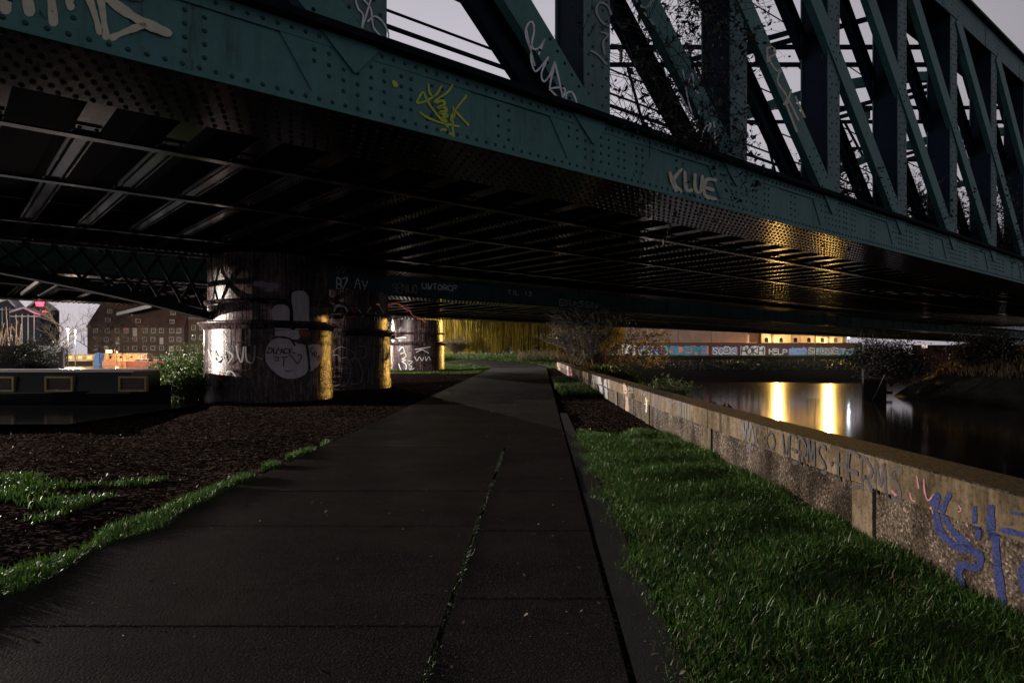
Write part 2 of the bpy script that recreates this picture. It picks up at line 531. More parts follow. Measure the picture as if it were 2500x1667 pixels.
def smooth_line(pts, n=5):
    """Catmull-Rom through 2-D points."""
    if len(pts) < 3:
        (x0, y0), (x1, y1) = pts[0], pts[-1]
        k = 4
        return [(x0 + (x1 - x0) * i / k, y0 + (y1 - y0) * i / k) for i in range(k + 1)]
    P = [pts[0]] + list(pts) + [pts[-1]]
    out = []
    for i in range(1, len(P) - 2):
        p0, p1, p2, p3 = [np.array(q, float) for q in P[i - 1:i + 3]]
        for k in range(n):
            t = k / n
            out.append(tuple(0.5 * (2 * p1 + (p2 - p0) * t + (2 * p0 - 5 * p1 + 4 * p2 - p3) * t * t + (3 * p1 - p0 - 3 * p2 + p3) * t ** 3)))
    out.append(tuple(pts[-1]))
    return out


def strokes(mb, lines, width, fn, inv=None, curve=True):
    """Paint strokes as thin ribbons lying on the surface that fn lands on; lines and width in the 2-D units fn takes."""
    for ln in lines:
        w = width
        if isinstance(ln, tuple) and len(ln) == 2 and isinstance(ln[1], (int, float)) and isinstance(ln[0], list):
            ln, w = ln
        pts = smooth_line(ln) if curve else smooth_line(ln, 2) if len(ln) > 2 else smooth_line(ln)
        pts = np.array(pts, float)
        d = np.gradient(pts, axis=0)
        L = np.hypot(d[:, 0], d[:, 1]); L[L == 0] = 1
        k_ = np.arange(len(pts))
        w_ = w * (1 + 0.16 * np.sin(k_ * 0.9 + len(pts)) + 0.08 * np.sin(k_ * 2.3))
        nrm = np.stack([-d[:, 1] / L, d[:, 0] / L], 1) * w_[:, None] / 2
        t0, t1 = d[0] / L[0] * w * 0.35, d[-1] / L[-1] * w * 0.35
        pts = np.vstack([pts[0] - t0, pts, pts[-1] + t1])
        nrm = np.vstack([nrm[0] * 0.45, nrm, nrm[-1] * 0.45])
        a, b = pts + nrm, pts - nrm
        vs = []
        for i in range(len(pts)):
            for q in (a[i], b[i]):
                p = fn(q[0], q[1])
                vs.append(inv @ p if inv is not None else p)
        mb.add(vs, [(2 * i, 2 * i + 1, 2 * i + 3, 2 * i + 2) for i in range(len(pts) - 1)])
    return mb


def fill(mb, poly, fn, inv=None, rows=28):
    """Painted area: an outline filled in strips that follow the surface."""
    P = smooth_line(list(poly) + [poly[0]], 4)
    ys = [p[1] for p in P]
    y0, y1 = min(ys), max(ys)

    def spans(y):
        xs = []
        for i in range(len(P) - 1):
            (xa, ya), (xb, yb) = P[i], P[i + 1]
            if (ya <= y) != (yb <= y):
                xs.append(xa + (y - ya) * (xb - xa) / (yb - ya))
        return min(xs), max(xs)
    Y = np.linspace(y0 + (y1 - y0) * 0.01, y1 - (y1 - y0) * 0.01, rows)
    K = 9
    vs = []
    for y in Y:
        try:
            a, b = spans(y)
        except ValueError:
            a = b = P[0][0]
        for k in range(K):
            p = fn(a + (b - a) * k / (K - 1), y)
            vs.append(inv @ p if inv is not None else p)
    mb.add(vs, [(i * K + k, i * K + k + 1, (i + 1) * K + k + 1, (i + 1) * K + k) for i in range(rows - 1) for k in range(K - 1)])
    return mb


FONT = {
    'A': [[(0, 0), (.5, 1), (1, 0)], [(.2, .4), (.8, .4)]], 'B': [[(0, 0), (0, 1), (.8, .85), (.7, .55), (0, .5)], [(0, .5), (.9, .4), (.8, .05), (0, 0)]],
    'C': [[(1, .85), (.5, 1), (0, .6), (.1, .15), (.6, 0), (1, .15)]], 'D': [[(0, 0), (0, 1), (.8, .8), (.9, .3), (0, 0)]],
    'E': [[(1, 1), (0, 1), (0, 0), (1, 0)], [(0, .5), (.8, .5)]], 'F': [[(1, 1), (0, 1), (0, 0)], [(0, .5), (.8, .5)]],
    'G': [[(1, .85), (.5, 1), (0, .6), (.1, .1), (.7, 0), (1, .45), (.5, .45)]], 'H': [[(0, 0), (0, 1)], [(1, 0), (1, 1)], [(0, .5), (1, .5)]],
    'I': [[(.5, 0), (.5, 1)]], 'K': [[(0, 0), (0, 1)], [(1, 1), (0, .45), (1, 0)]], 'L': [[(0, 1), (0, 0), (.9, 0)]],
    'M': [[(0, 0), (.1, 1), (.5, .35), (.9, 1), (1, 0)]], 'N': [[(0, 0), (0, 1), (1, 0), (1, 1)]],
    'O': [[(.5, 1), (0, .6), (.15, .1), (.6, 0), (1, .4), (.85, .9), (.5, 1)]], 'P': [[(0, 0), (0, 1), (.9, .85), (.8, .5), (0, .45)]],
    'R': [[(0, 0), (0, 1), (.9, .85), (.8, .5), (0, .45)], [(.35, .45), (1, 0)]], 'S': [[(1, .9), (.4, 1), (.05, .75), (.5, .52), (.95, .3), (.6, 0), (0, .08)]],
    'T': [[(0, 1), (1, 1)], [(.5, 1), (.5, 0)]], 'U': [[(0, 1), (.05, .2), (.5, 0), (.95, .2), (1, 1)]], 'V': [[(0, 1), (.5, 0), (1, 1)]],
    'W': [[(0, 1), (.2, 0), (.5, .6), (.8, 0), (1, 1)]], 'X': [[(0, 0), (1, 1)], [(0, 1), (1, 0)]], 'Y': [[(0, 1), (.5, .5), (1, 1)], [(.5, .5), (.5, 0)]],
    'Z': [[(0, 1), (1, 1), (0, 0), (1, 0)]], '.': [[(.45, .4), (.55, .5)]], '3': [[(0, 1), (.9, .9), (.3, .55), (.95, .3), (.5, 0), (0, .1)]],
    '1': [[(.5, 0), (.5, 1), (.3, .8)]], ' ': [],
}


def text_lines(txt, x, y, cw, ch, gap=0.25, slant=0.0):
    """Stroke lettering: lines in 2-D; y grows upwards when ch > 0."""
    out = []
    for c in txt:
        for ln in FONT.get(c, []):
            jx, jy, jr = random.uniform(-.06, .06), random.uniform(-.08, .08), random.uniform(-.10, .10)
            out.append([(x + (px + jx + (slant + jr) * py + random.uniform(-.05, .05)) * cw * (1 - gap), y + (py + jy + random.uniform(-.05, .05)) * ch) for px, py in ln])
        x += cw
    return out


# ------------------------------------------------------------------ lamps
def lamp_light(name, loc, power, col, radius=0.2, parent=None, spot=None, aim=None, blend=0.5):
    L = bpy.data.lights.new(name, 'SPOT' if spot else 'POINT')
    L.energy, L.color, L.shadow_soft_size = power, col, radius
    o = bpy.data.objects.new(name, L)
    COL.objects.link(o)
    o.location = loc
    if spot:
        L.spot_size, L.spot_blend = R(spot), blend
        d = Vector(aim) - Vector(loc)
        o.rotation_euler = d.to_track_quat('-Z', 'Y').to_euler()
    if parent is not None:
        o.parent = parent
        o.matrix_parent_inverse = parent.matrix_world.inverted() if False else Matrix.Translation(-Vector(parent.location))
    return o


M['lamp_metal'] = mat('lamp_post_metal', (0.03, 0.03, 0.03), 0.5, metallic=0.3)


def emis(name, col, s):
    m = bpy.data.materials.new(name); m.use_nodes = True
    n, l = m.node_tree.nodes, m.node_tree.links
    n.clear()
    o = n.new('ShaderNodeOutputMaterial'); e = n.new('ShaderNodeEmission')
    e.inputs[0].default_value = (*col, 1); e.inputs[1].default_value = s
    l.new(e.outputs[0], o.inputs[0])
    return m


def street_lamp(label, base, h, power, col, emit_strength=30, head=0.22, arm=None, group=None, shade=0):
    t = thing('street_lamp', label, 'street lamp', base, 0, group)
    b = MB(); b.lathe([(0.09, 0), (0.075, 0.4), (0.05, h)], 10)
    b.build('post', M['lamp_metal'], t, True)
    b = MB(); b.lathe([(0.02, h - 0.05), (head * 1.2, h + 0.02), (head * 1.25, h + 0.1), (0.05, h + 0.28), (0.0, h + 0.3)], 14)
    b.build('lamp_head', M['lamp_metal'], t, True)
    b = MB(); b.lathe([(0.0, h - 0.28), (head * 0.7, h - 0.22), (head, h - 0.08), (head, h + 0.0), (0.02, h + 0.0)], 14)
    b.build('lamp_bulb', emis('lit_lamp', col, emit_strength), t, True)
    if shade:                                        # deep flat shade that keeps the light off the soffits
        b = MB(); b.lathe([(0.06, h - 0.50), (shade, h - 0.50), (shade, h - 0.47), (0.06, h - 0.40)], 32)
        b.build('lamp_shade', M['lamp_metal'], t, False)
    p = Vector(base) + Vector((0.0, -0.14 if shade else 0, h - (0.55 if shade else 0.5)))
    lamp_light('lamp_light', p, power, col, 0.03 if shade else 0.15, t)
    return t


# ================================================================== LANDSCAPE
def sstep(a, b, x):
    t = np.clip((np.asarray(x, float) - a) / (b - a), 0, 1)
    return t * t * (3 - 2 * t)


CANAL_Z, RIVER_Z = 0.38, -1.6
_CY = [12, 16.2, 17.0, 19.8, 26, 46, 80, 150]
_CXX = [-90, -30, -13.5, -10.6, -10.6, -13.2, -31, -40]


def gz(X, Y):
    X, Y = np.asarray(X, float), np.asarray(Y, float)
    base = 0.018 * np.clip(Y, -10, 50)
    hump = sstep(50, 66, Y) * 0.85 * sstep(-30, -12, X)
    base = base + hump + 0.35 * sstep(128, 150, Y)
    # canal basin, left
    edge = np.interp(Y, _CY, _CXX)
    s = np.clip((edge - X) / 0.7, 0, 1) * (Y > 12.5) * (1 - sstep(126, 130, Y))
    z = base * (1 - s) + (-0.6) * s
    z = np.where((X < -26.5) & (Y < 45), base * sstep(-26.6, -27.4, X) + z * (1 - sstep(-26.6, -27.4, X)), z)
    # tidal river, right
    xe = 5.5 + 0.14 * np.clip(Y, -20, 86)
    r = sstep(3.25, xe + 1.6, X)
    z = z * (1 - r) + (-3.0) * r
    fb = sstep(83, 107, Y)
    z = np.where(X > 3, np.maximum(z, -3.0 * (1 - fb) + 2.05 * fb), z)
    n = 0.025 * np.sin(X * 1.7 + 0.6 * np.sin(Y * 1.3)) * np.sin(Y * 1.1 + 0.4 * X)
    return z + n * (np.abs(X - 0.2 - 0.04 * Y) > 3.2) * (X < 2)


def bank_z(X, Y):
    return -3.0 + 4.7 * sstep(27.5, 39.5, X) + 0.10 * np.sin(X * 1.9 + Y) * np.sin(Y * .8) + 0.06 * np.sin(X * 4.1 - Y * 2.3)


def axis(lo, hi, dense):
    """Grid lines: fine near, coarse far."""
    out = [0.0]
    s = 0.25
    while out[-1] < hi:
        x = out[-1]
        s = 0.3 if x < dense else max(0.3, (x - dense) * 0.12)
        out.append(x + s)
    pos = out
    out = [0.0]
    while out[-1] > lo:
        x = -out[-1]
        s = 0.3 if x < dense else max(0.3, (x - dense) * 0.12)
        out.append(out[-1] - s)
    return np.array(sorted(set(pos + out)))


gx, gy = axis(-900, 900, 34), axis(-60, 1500, 112)
XX, YY = np.meshgrid(gx, gy)
ZZ = gz(XX, YY)
V = np.stack([XX, YY, ZZ], -1).reshape(-1, 3)
nx, ny = len(gx), len(gy)
ii = np.arange(nx * ny).reshape(ny, nx)
F4 = np.stack([ii[:-1, :-1], ii[:-1, 1:], ii[1:, 1:], ii[1:, :-1]], -1).reshape(-1, 4)


def ground_mat():
    """Wet leafy gravel under the bridges, turf beyond, mud by the water: which one is set by where the ground is."""
    m = mat('ground_gravel_turf_mud', (0.007, 0.0062, 0.0058), 0.7, (0.026, 0.0225, 0.0205), 5, bump=0.6, bscale=60, spec=0.0, contrast=(0.35, 0.68), rough2=0.9)
    n, l = m.node_tree.nodes, m.node_tree.links
    b = n['Principled BSDF']
    a = n.new('ShaderNodeVertexColor'); a.layer_name = 'kind_of_ground'
    s = n.new('ShaderNodeSeparateColor'); l.new(a.outputs[0], s.inputs[0])
    src = b.inputs['Base Color'].links[0].from_socket
    t = [x for x in n if x.type == 'TEX_COORD'][0]
    gn = n.new('ShaderNodeTexNoise'); gn.inputs['Scale'].default_value = 3; gn.inputs['Detail'].default_value = 8
    l.new(t.outputs['Object'], gn.inputs['Vector'])
    gr = n.new('ShaderNodeValToRGB')
    gr.color_ramp.elements[0].color = (0.016, 0.032, 0.008, 1); gr.color_ramp.elements[1].color = (0.045, 0.070, 0.018, 1)
    gr.color_ramp.elements[0].position = 0.35; gr.color_ramp.elements[1].position = 0.7
    l.new(gn.outputs[0], gr.inputs[0])
    mr = n.new('ShaderNodeValToRGB')
    mr.color_ramp.elements[0].color = (0.004, 0.004, 0.004, 1); mr.color_ramp.elements[1].color = (0.013, 0.012, 0.011, 1)
    l.new(gn.outputs[0], mr.inputs[0])
    vs_ = n.new('ShaderNodeTexVoronoi'); vs_.inputs['Scale'].default_value = 30     # single stones and leaves
    l.new(t.outputs['Object'], vs_.inputs['Vector'])
    sv = n.new('ShaderNodeSeparateColor'); l.new(vs_.outputs['Color'], sv.inputs[0])
    rv = n.new('ShaderNodeValToRGB')
    rv.color_ramp.elements[0].position, rv.color_ramp.elements[0].color = 0.15, (.35, .32, .30, 1)
    rv.color_ramp.elements[1].position, rv.color_ramp.elements[1].color = 1.0, (9.0, 7.6, 7.2, 1)
    e_ = rv.color_ramp.elements.new(0.7); e_.color = (1.3, 1.1, 1.0, 1)
    l.new(sv.outputs[0], rv.inputs[0])
    ms = n.new('ShaderNodeMix'); ms.data_type = 'RGBA'; ms.blend_type = 'MULTIPLY'; ms.inputs['Factor'].default_value = 1
    l.new(src, ms.inputs['A']); l.new(rv.outputs[0], ms.inputs['B']); src = ms.outputs['Result']
    x1 = n.new('ShaderNodeMix'); x1.data_type = 'RGBA'
    l.new(s.outputs[1], x1.inputs['Factor']); l.new(src, x1.inputs['A']); l.new(gr.outputs[0], x1.inputs['B'])
    x2 = n.new('ShaderNodeMix'); x2.data_type = 'RGBA'
    l.new(s.outputs[2], x2.inputs['Factor']); l.new(x1.outputs['Result'], x2.inputs['A']); l.new(mr.outputs[0], x2.inputs['B'])
    l.new(x2.outputs['Result'], b.inputs['Base Color'])
    return m


M['ground'] = ground_mat()
ground = raw_mesh('ground', V, None, F4, M['ground'], smooth=True)
tag(ground, kind='structure')
vx, vy = V[:, 0], V[:, 1]
px_l_ = lambda y: -3.4 + 0.040 * y
green = np.maximum(np.maximum(sstep(47, 50, vy) * (vx < 12), sstep(38.5, 39.5, vy) * (vx < px_l_(vy))), ((vx > 0.62 + 0.042 * vy) & (vx < 2.9) & (vy < 12.9)) * 1.0)
green = np.maximum(green, (sstep(100, 106, vy) * (vx >= 12)) * 0.6)
green = np.maximum(green, ((vx < -9) & (vy > 14.6) & (vy < 17)) * 0.7)
mud = np.clip(sstep(3.3, 5.0, vx) * (vy < 104), 0, 1)
cols = np.stack([np.zeros_like(green), green * (1 - mud), mud, np.ones_like(green)], -1)
ca = ground.data.color_attributes.new('kind_of_ground', 'FLOAT_COLOR', 'POINT')
ca.data.foreach_set('color', cols.astype(np.float32).ravel())

# mud bank on the far side of the river
M['mud'] = mat('dark_river_mud', (.004, .004, .004), .6, (.014, .013, .012), 2.5, bump=.8, bscale=9, spec=.25)
bx_, by_ = np.meshgrid(np.linspace(26, 80, 130), np.linspace(-30, 57.3, 150))
bV = np.stack([bx_, by_, bank_z(bx_, by_)], -1).reshape(-1, 3)
ib = np.arange(bx_.size).reshape(bx_.shape)
tag(raw_mesh('mud_bank', bV, None, np.stack([ib[:-1, :-1], ib[:-1, 1:], ib[1:, 1:], ib[1:, :-1]], -1).reshape(-1, 4), M['mud'], smooth=True), kind='structure')
# water sheets
b = MB(); b.add([(2.5, -60, RIVER_Z), (900, -60, RIVER_Z), (900, 110, RIVER_Z), (2.5, 110, RIVER_Z)], [(0, 1, 2, 3)])
tag(b.build('river_water', M['river']), kind='structure')
b = MB(); b.add([(-300, 12.6, CANAL_Z), (-8.2, 12.6, CANAL_Z), (-8.2, 26, CANAL_Z), (-12, 50, CANAL_Z), (-33, 129, CANAL_Z), (-300, 129, CANAL_Z)], [(0, 1, 2, 3, 4, 5)])
tag(b.build('canal_water', M['canal']), kind='structure')


# ---- the path: two lanes of slabs near, one worn sheet farther on
def px_l(Y): return -3.4 + 0.040 * Y
def px_c(Y): return -0.545 + 0.041 * Y
def px_r(Y): return 0.43 + 0.042 * Y
def px_e(Y): return 0.66 + 0.034 * Y


def pz(Y): return 0.018 * min(max(Y, -10), 50)


pb = MB()


def slab(xa, xb, y0, y1, h):
    """One slab: slanted sides, top h above the ground."""
    g = 0.016
    q = [(xa(y0) + g, y0 + g), (xb(y0) - g, y0 + g), (xb(y1) - g, y1 - g), (xa(y1) + g, y1 - g)]
    top = [(x, y, pz(y) + h) for x, y in q]
    low = [(x + (0.012 if i in (1, 2) else -0.012), y + (0.012 if i > 1 else -0.012), pz(y) - 0.06) for i, (x, y) in enumerate(q)]
    pb.add(top + low, [(0, 1, 2, 3), (0, 4, 5, 1), (1, 5, 6, 2), (2, 6, 7, 3), (3, 7, 4, 0)])


jl = [-12, -8, -4, -0.4, 1.7, 3.83, 5.97, 7.40, 8.95, 10.6]
jr = [-12, -8, -4, -0.4, 1.1, 2.7, 4.26, 5.82, 7.37, 8.9, 10.6]
for a, c in zip(jl, jl[1:]):
    slab(px_l, px_c, a, c, 0.030 + random.uniform(-0.004, 0.004))
for a, c in zip(jr, jr[1:]):
    slab(px_c, px_r, a, c, 0.030 + random.uniform(-0.004, 0.004))
for a, c in zip([10.6, 16, 22, 29, 37], [16, 22, 29, 37, 50.5]):
    slab(px_l, px_r, a, c, 0.028)
path = pb.build('path', M['path'])
tag(path, kind='structure')
# the path bends away beyond the bridges
b = MB()
prev = None
for k in range(13):
    a = k / 12 * R(62)
    cxx, cyy, rr = px_l(50.5) - 9.0, 50.5, 9.0
    inn = (cxx + rr * math.cos(a), cyy + rr * math.sin(a) * 0.8)
    outp = (cxx + (rr + 3.9) * math.cos(a), cyy + (rr + 3.9) * math.sin(a) * 0.8)
    cur = [(*p, float(gz(*p)) + 0.03) for p in (inn, outp)]
    if prev:
        b.add([prev[0], prev[1], cur[1], cur[0]], [(0, 1, 2, 3)])
    prev = cur
tag(b.build('path_bend', M['path']), kind='structure')
# dark edging strip between slabs and turf
b = MB()
ys = [-12, -6, -1, 2, 4, 6, 8, 10, 12, 14, 16]
for a, c in zip(ys, ys[1:]):
    b.add([(px_r(a) + 0.02, a, pz(a) + 0.027), (px_e(a) + 0.08, a, pz(a) + 0.022), (px_e(c) + 0.08, c, pz(c) + 0.022), (px_r(c) + 0.02, c, pz(c) + 0.027)], [(0, 1, 2, 3)])
tag(b.build('path_edging', M['kerb']), kind='structure')


# ---- grass, leaves: nobody could count them
def blades(name, P, h, m, width=0.006, lean=0.5, parent=None, curl=1.0):
    """P: (N,3) roots; h: (N,) heights."""
    N = len(P)
    az = rng.uniform(0, 2 * np.pi, N)
    ln = rng.uniform(0.1, 1, N) * lean
    d = np.stack([np.cos(az), np.sin(az), np.zeros(N)], 1)
    sd = np.stack([-np.sin(az + 0.6), np.cos(az + 0.6), np.zeros(N)], 1)
    w = width * rng.uniform(0.6, 1.4, N)
    H = h[:, None]
    up = np.array([0, 0, 1.0])
    p1 = P + d * H * (ln * 0.35)[:, None] + up * H * 0.55
    p2 = P + d * H * (ln * curl)[:, None] + up * H * (1.0 - 0.35 * ln[:, None])
    V_ = np.empty((N, 5, 3))
    V_[:, 0] = P - sd * w[:, None]; V_[:, 1] = P + sd * w[:, None]
    V_[:, 2] = p1 + sd * w[:, None] * 0.8; V_[:, 3] = p1 - sd * w[:, None] * 0.8
    V_[:, 4] = p2
    i0 = np.arange(N) * 5
    q = np.stack([i0, i0 + 1, i0 + 2, i0 + 3], 1)
    t = np.stack([i0 + 3, i0 + 2, i0 + 4], 1)
    return raw_mesh(name, V_.reshape(-1, 3), t, q, m, parent)


def noise2(x, y):
    return (np.sin(x * 2.1 + 1.3 * np.sin(y * 1.7)) + np.sin(y * 2.7 + 1.1 * np.sin(x * 1.9 + 2)) + np.sin((x + y) * 1.3)) / 3


def roots(N, x0, x1, y0, y1, keep, bias=1.0):
    u = rng.uniform(0, 1, N) ** bias
    Y = y0 + (y1 - y0) * u
    X = rng.uniform(0, 1, N) * (x1 - x0) + x0
    k = keep(X, Y)
    X, Y = X[k], Y[k]
    return np.stack([X, Y, gz(X, Y) - 0.01], 1)


def wall_x(Y):
    return np.interp(Y, [0, 8, 13, 20, 25, 46], [2.9, 2.88, 2.77, 2.83, 2.86, 3.0])


Pn = roots(150000, 0.6, 2.95, 2.3, 13.2, lambda x, y: (x > px_e(y) + 0.05 * np.sin(y * 5) + rng.uniform(-0.07, 0.10, len(x)) ** 1) & (x < wall_x(y) - 0.02) & (y < 12.6 + 0.5 * np.sin(x * 6) - rng.uniform(0, .8, len(x))), 1.35)
hn = rng.uniform(0.05, 0.125, len(Pn)) * (1 + 0.45 * noise2(Pn[:, 0] * 2, Pn[:, 1] * 2)) * (1 + 0.35 * (rng.uniform(0, 1, len(Pn)) > 0.96))
hn *= 1.0 + 0.5 * np.clip((Pn[:, 0] - 2.5) / 0.4, 0, 1)
hn *= 0.55 + 0.45 * np.clip((Pn[:, 0] - px_e(Pn[:, 1])) / 0.35, 0, 1)
tag(blades('grass', Pn, hn, M['grass'], 0.0042, 0.85), kind='stuff')
Pd = Pn[rng.choice(len(Pn), 2600, False)]
tag(blades('dry_grass', Pd, rng.uniform(.05, .17, len(Pd)), M['reed'], 0.0032, 1.0), kind='stuff')
# turf rim along the left edge of the path, and tufts in the gravel
def keepl(x, y):
    d = x - px_l(y) + 0.10
    w = 0.26 * np.clip(1.4 - y / 9, 0.12, 1) * (0.75 + 0.5 * noise2(y * 2.2, y * 0.7 + 3))
    return (np.abs(d) < w) & ((y < 7.4) | (noise2(y * 3, y) > 0.05))


Pl = roots(120000, -4.2, -2.5, 3.0, 11.5, keepl, 1.3)
tag(blades('grass', Pl, rng.uniform(0.05, 0.14, len(Pl)), M['grass'], 0.0045, 0.8), kind='stuff')
Pt = roots(26000, -7.6, -4.2, 5.0, 8.4, lambda x, y: noise2(x * 1.5 + 0.6, y * 2.4) + 0.25 * np.sin(x) - rng.uniform(0, .5, len(x)) > 0.12)
tag(blades('grass', Pt, rng.uniform(0.03, 0.11, len(Pt)), M['grass'], 0.005, 0.9), kind='stuff')
# small turf patch beyond, by the wall
Pw = roots(9000, 1.6, 2.95, 22, 33, lambda x, y: (x > px_r(y) + 0.1) & (x < wall_x(y) - 0.03))
tag(blades('grass', Pw, rng.uniform(0.08, 0.22, len(Pw)), M['grass_far'], 0.012, 0.7), kind='stuff')
# bank beyond the bridges
Pf = roots(90000, -26, 9, 39, 70, lambda x, y: ((y > 48.5) | (x < px_l(y) - .15)) & ~((x > px_l(np.minimum(y, 51)) - 0.1 - 0.0) & (x < px_r(np.minimum(y, 51)) + 0.1) & (y < 50.8)) & (np.hypot(x - (px_l(50.5) - 9), (y - 50.5) / 0.8) > 0) & ((y > 60.5) | (np.hypot(x - (px_l(50.5) - 9), (y - 50.5) / 0.8) > 13.1) | (np.hypot(x - (px_l(50.5) - 9), (y - 50.5) / 0.8) < 8.9)))
hf = 0.10 + 0.35 * sstep(56, 64, Pf[:, 1]) * rng.uniform(0.3, 1, len(Pf))
tag(blades('grass', Pf, hf, M['grass_far'], 0.022, 0.8), kind='stuff')
Pr = roots(9000, 0.5, 14, 58, 74, lambda x, y: (noise2(x, y) > -0.3))
tag(blades('dry_grass', Pr, rng.uniform(0.3, 0.9, len(Pr)), M['reed'], 0.02, 0.8), kind='stuff')
# moss and small weeds in the long joint of the path
yy = rng.uniform(2.6, 10.2, 5200)
yy = yy[(noise2(yy * 2.4, yy) + rng.uniform(-.5, .5, len(yy))) > 0.0]
Pm = np.stack([px_c(yy) + rng.normal(0, 0.012, len(yy)), yy, 0.018 * yy + 0.012], 1)
tag(blades('moss', Pm, rng.uniform(0.015, 0.042, len(Pm)), M['moss'], 0.004, 1.0), kind='stuff')


def chips(name, P, size, m, tilt=0.5, fold=0.3):
    """Small bent flakes lying about."""
    N = len(P)
    az = rng.uniform(0, 2 * np.pi, N)
    s = size * rng.uniform(0.5, 1.3, N)
    tx, ty = rng.normal(0, tilt, N), rng.normal(0, tilt, N)
    ca_, sa = np.cos(az), np.sin(az)
    e1 = np.stack([ca_, sa, tx], 1) * s[:, None]
    e2 = np.stack([-sa, ca_, ty], 1) * s[:, None] * 0.6
    up = np.array([0, 0, 1.0])
    V_ = np.empty((N, 4, 3))
    c = P + up * (np.abs(e1[:, 2:]) + np.abs(e2[:, 2:])) * 0.6
    V_[:, 0] = c - e1; V_[:, 1] = c - e2 + up * s[:, None] * fold; V_[:, 2] = c + e1; V_[:, 3] = c + e2 + up * s[:, None] * fold
    i0 = np.arange(N) * 4
    t = np.concatenate([np.stack([i0, i0 + 1, i0 + 2], 1), np.stack([i0, i0 + 2, i0 + 3], 1)])
    return raw_mesh(name, V_.reshape(-1, 3), t, None, m)


def keepg(x, y):
    return ((x < px_l(y) - 0.12) & (np.interp(y, _CY, _CXX) + 0.3 < x)) | ((x > px_r(y) + 0.1) & (x < wall_x(y) - 0.03) & (y > 12.2))


Pg = roots(110000, -17, 2.95, 3.2, 30, keepg, 1.4)
tag(chips('leaf_litter', Pg, 0.0145, M['wet_leaf'], 0.5), kind='stuff')
Pg = roots(150000, -4, 1.0, 2.2, 13, lambda x, y: (x > px_l(y)) & (x < px_e(y)), 1.5)
M['grit'] = mat('brown_grit', (.02, .016, .013), .7, (.15, .12, .10), 40, contrast=(.35, .7))
tag(chips('grit', Pg + np.array([0, 0, 0.033]), 0.0024, M['grit'], 0.3), kind='stuff')
jp = []
for y_ in jl[2:]: jp.append(np.stack([rng.uniform(px_l(y_), px_c(y_), 420), y_ + rng.normal(0, .012, 420)], 1))
for y_ in jr[2:]: jp.append(np.stack([rng.uniform(px_c(y_), px_r(y_), 180), y_ + rng.normal(0, .012, 180)], 1))
jp = np.concatenate(jp)
tag(chips('joint_sand', np.stack([jp[:, 0], jp[:, 1], .018 * jp[:, 1] + .031], 1), 0.0055, M['grit'], 0.2), kind='stuff')
Pg = roots(5200, -12, 2.6, 3.0, 26, lambda x, y: (np.abs(x - 0.3) < 1.0 + rng.exponential(2.2, len(x))) | keepg(x, y), 1.2)
tag(chips('fallen_leaves', Pg + np.array([0, 0, 0.034]), 0.014, M['fleck'], 0.3), kind='stuff')
# ================================================================== BRIDGES
UX, UY = 0.7638, 0.6455            # along the bridges, in plan
BR = math.atan2(UY, UX)
PAN = 4.3                          # truss panel


def uv(X, Y): return UX * X + UY * Y, -UY * X + UX * Y
def xy(u, v): return UX * u - UY * v, UY * u + UX * v


M['rivet_green'] = mat('shade_dark_green_rivets', (.022, .060, .064), .6, spec=.2)  # shading under the rivet heads put into a darker green
M['old_green'] = mat('sooty_dark_green_paint', (.014, .045, .040), .6, (.028, .075, .068), 1.5, spec=.2)
VN = 7.77                          # near face of the truss
ZB, ZT, ZTOP = 4.60, 5.62, 12.80   # soffit, top of bottom chord, underside of top chord
br = thing('truss_bridge', 'dark green riveted truss railway bridge with graffiti passing overhead', 'bridge', (0, 0, 0), BR)
INV = Matrix.Rotation(-BR, 4, 'Z')
U0, U1 = -15.0, 100.0

# ---- near bottom chord
b = MB()
b.box(U0, U1, VN + 0.03, VN + 0.06, ZB + 0.05, ZT - 0.075)              # web
b.box(U0, U1, VN, VN + 0.03, ZB + 0.045, ZB + 0.19)                     # bottom angle leg
b.box(U0, U1, VN, VN + 0.03, ZT - 0.235, ZT - 0.075)                    # top angle leg
for k in range(-4, 19):                                                 # gusset plates with an oblique edge, butt straps
    uo = 3.05 + PAN * k
    b.prism([(uo, ZT - 0.235), (uo + 0.40, ZB + 0.19), (uo + 2.0, ZB + 0.19), (uo + 2.0, ZT - 0.235)], VN + 0.008, VN + 0.03, lambda x, z, t: (x, t, z))
    b.prism([(uo + 2.012, ZT - 0.235), (uo + 1.95, ZT - 0.35), (uo + 1.95, ZB + 0.36), (uo + 2.06, ZB + 0.19), (uo + 2.75, ZB + 0.19), (uo + 2.75, ZT - 0.235)], VN + 0.014, VN + 0.03, lambda x, z, t: (x, t, z))
pts = []
u = U0
while u < 46:
    ph = u % PAN
    pts.append((u, VN, ZB + 0.115)); pts.append((u, VN, ZT - 0.150))
    u += 0.17
for k in range(-4, 9):
    uo = 3.05 + PAN * k
    for c_ in range(6):
        for r_ in range(4):
            if (c_ == 0 and r_ < 2) or (c_ == 1 and r_ < 1): continue
            pts.append((uo + 0.42 + c_ * 0.19, VN + 0.008, ZB + 0.29 + r_ * 0.135))
    for c_ in range(2):
        for r_ in range(4):
            pts.append((uo + 1.62 + c_ * 0.15, VN + 0.008, ZB + 0.29 + r_ * 0.135))
            pts.append((uo + 2.10 + c_ * 0.17, VN + 0.014, ZB + 0.29 + r_ * 0.135))
    for c_ in range(2):
        for r_ in range(4):
            pts.append((uo + 3.28 + c_ * 0.20, VN + 0.03, ZB + 0.27 + r_ * 0.145 - 0.02 * c_))
b.rivets(pts, (0, -1, 0), 0.030, 0.020)
b.build('bottom_chord', M['green'], br, m2=M['rivet_green'])
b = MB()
b.box(U0, U1, VN - 0.17, VN + 1.6, ZT - 0.072, ZT)                      # overhanging top flange plate
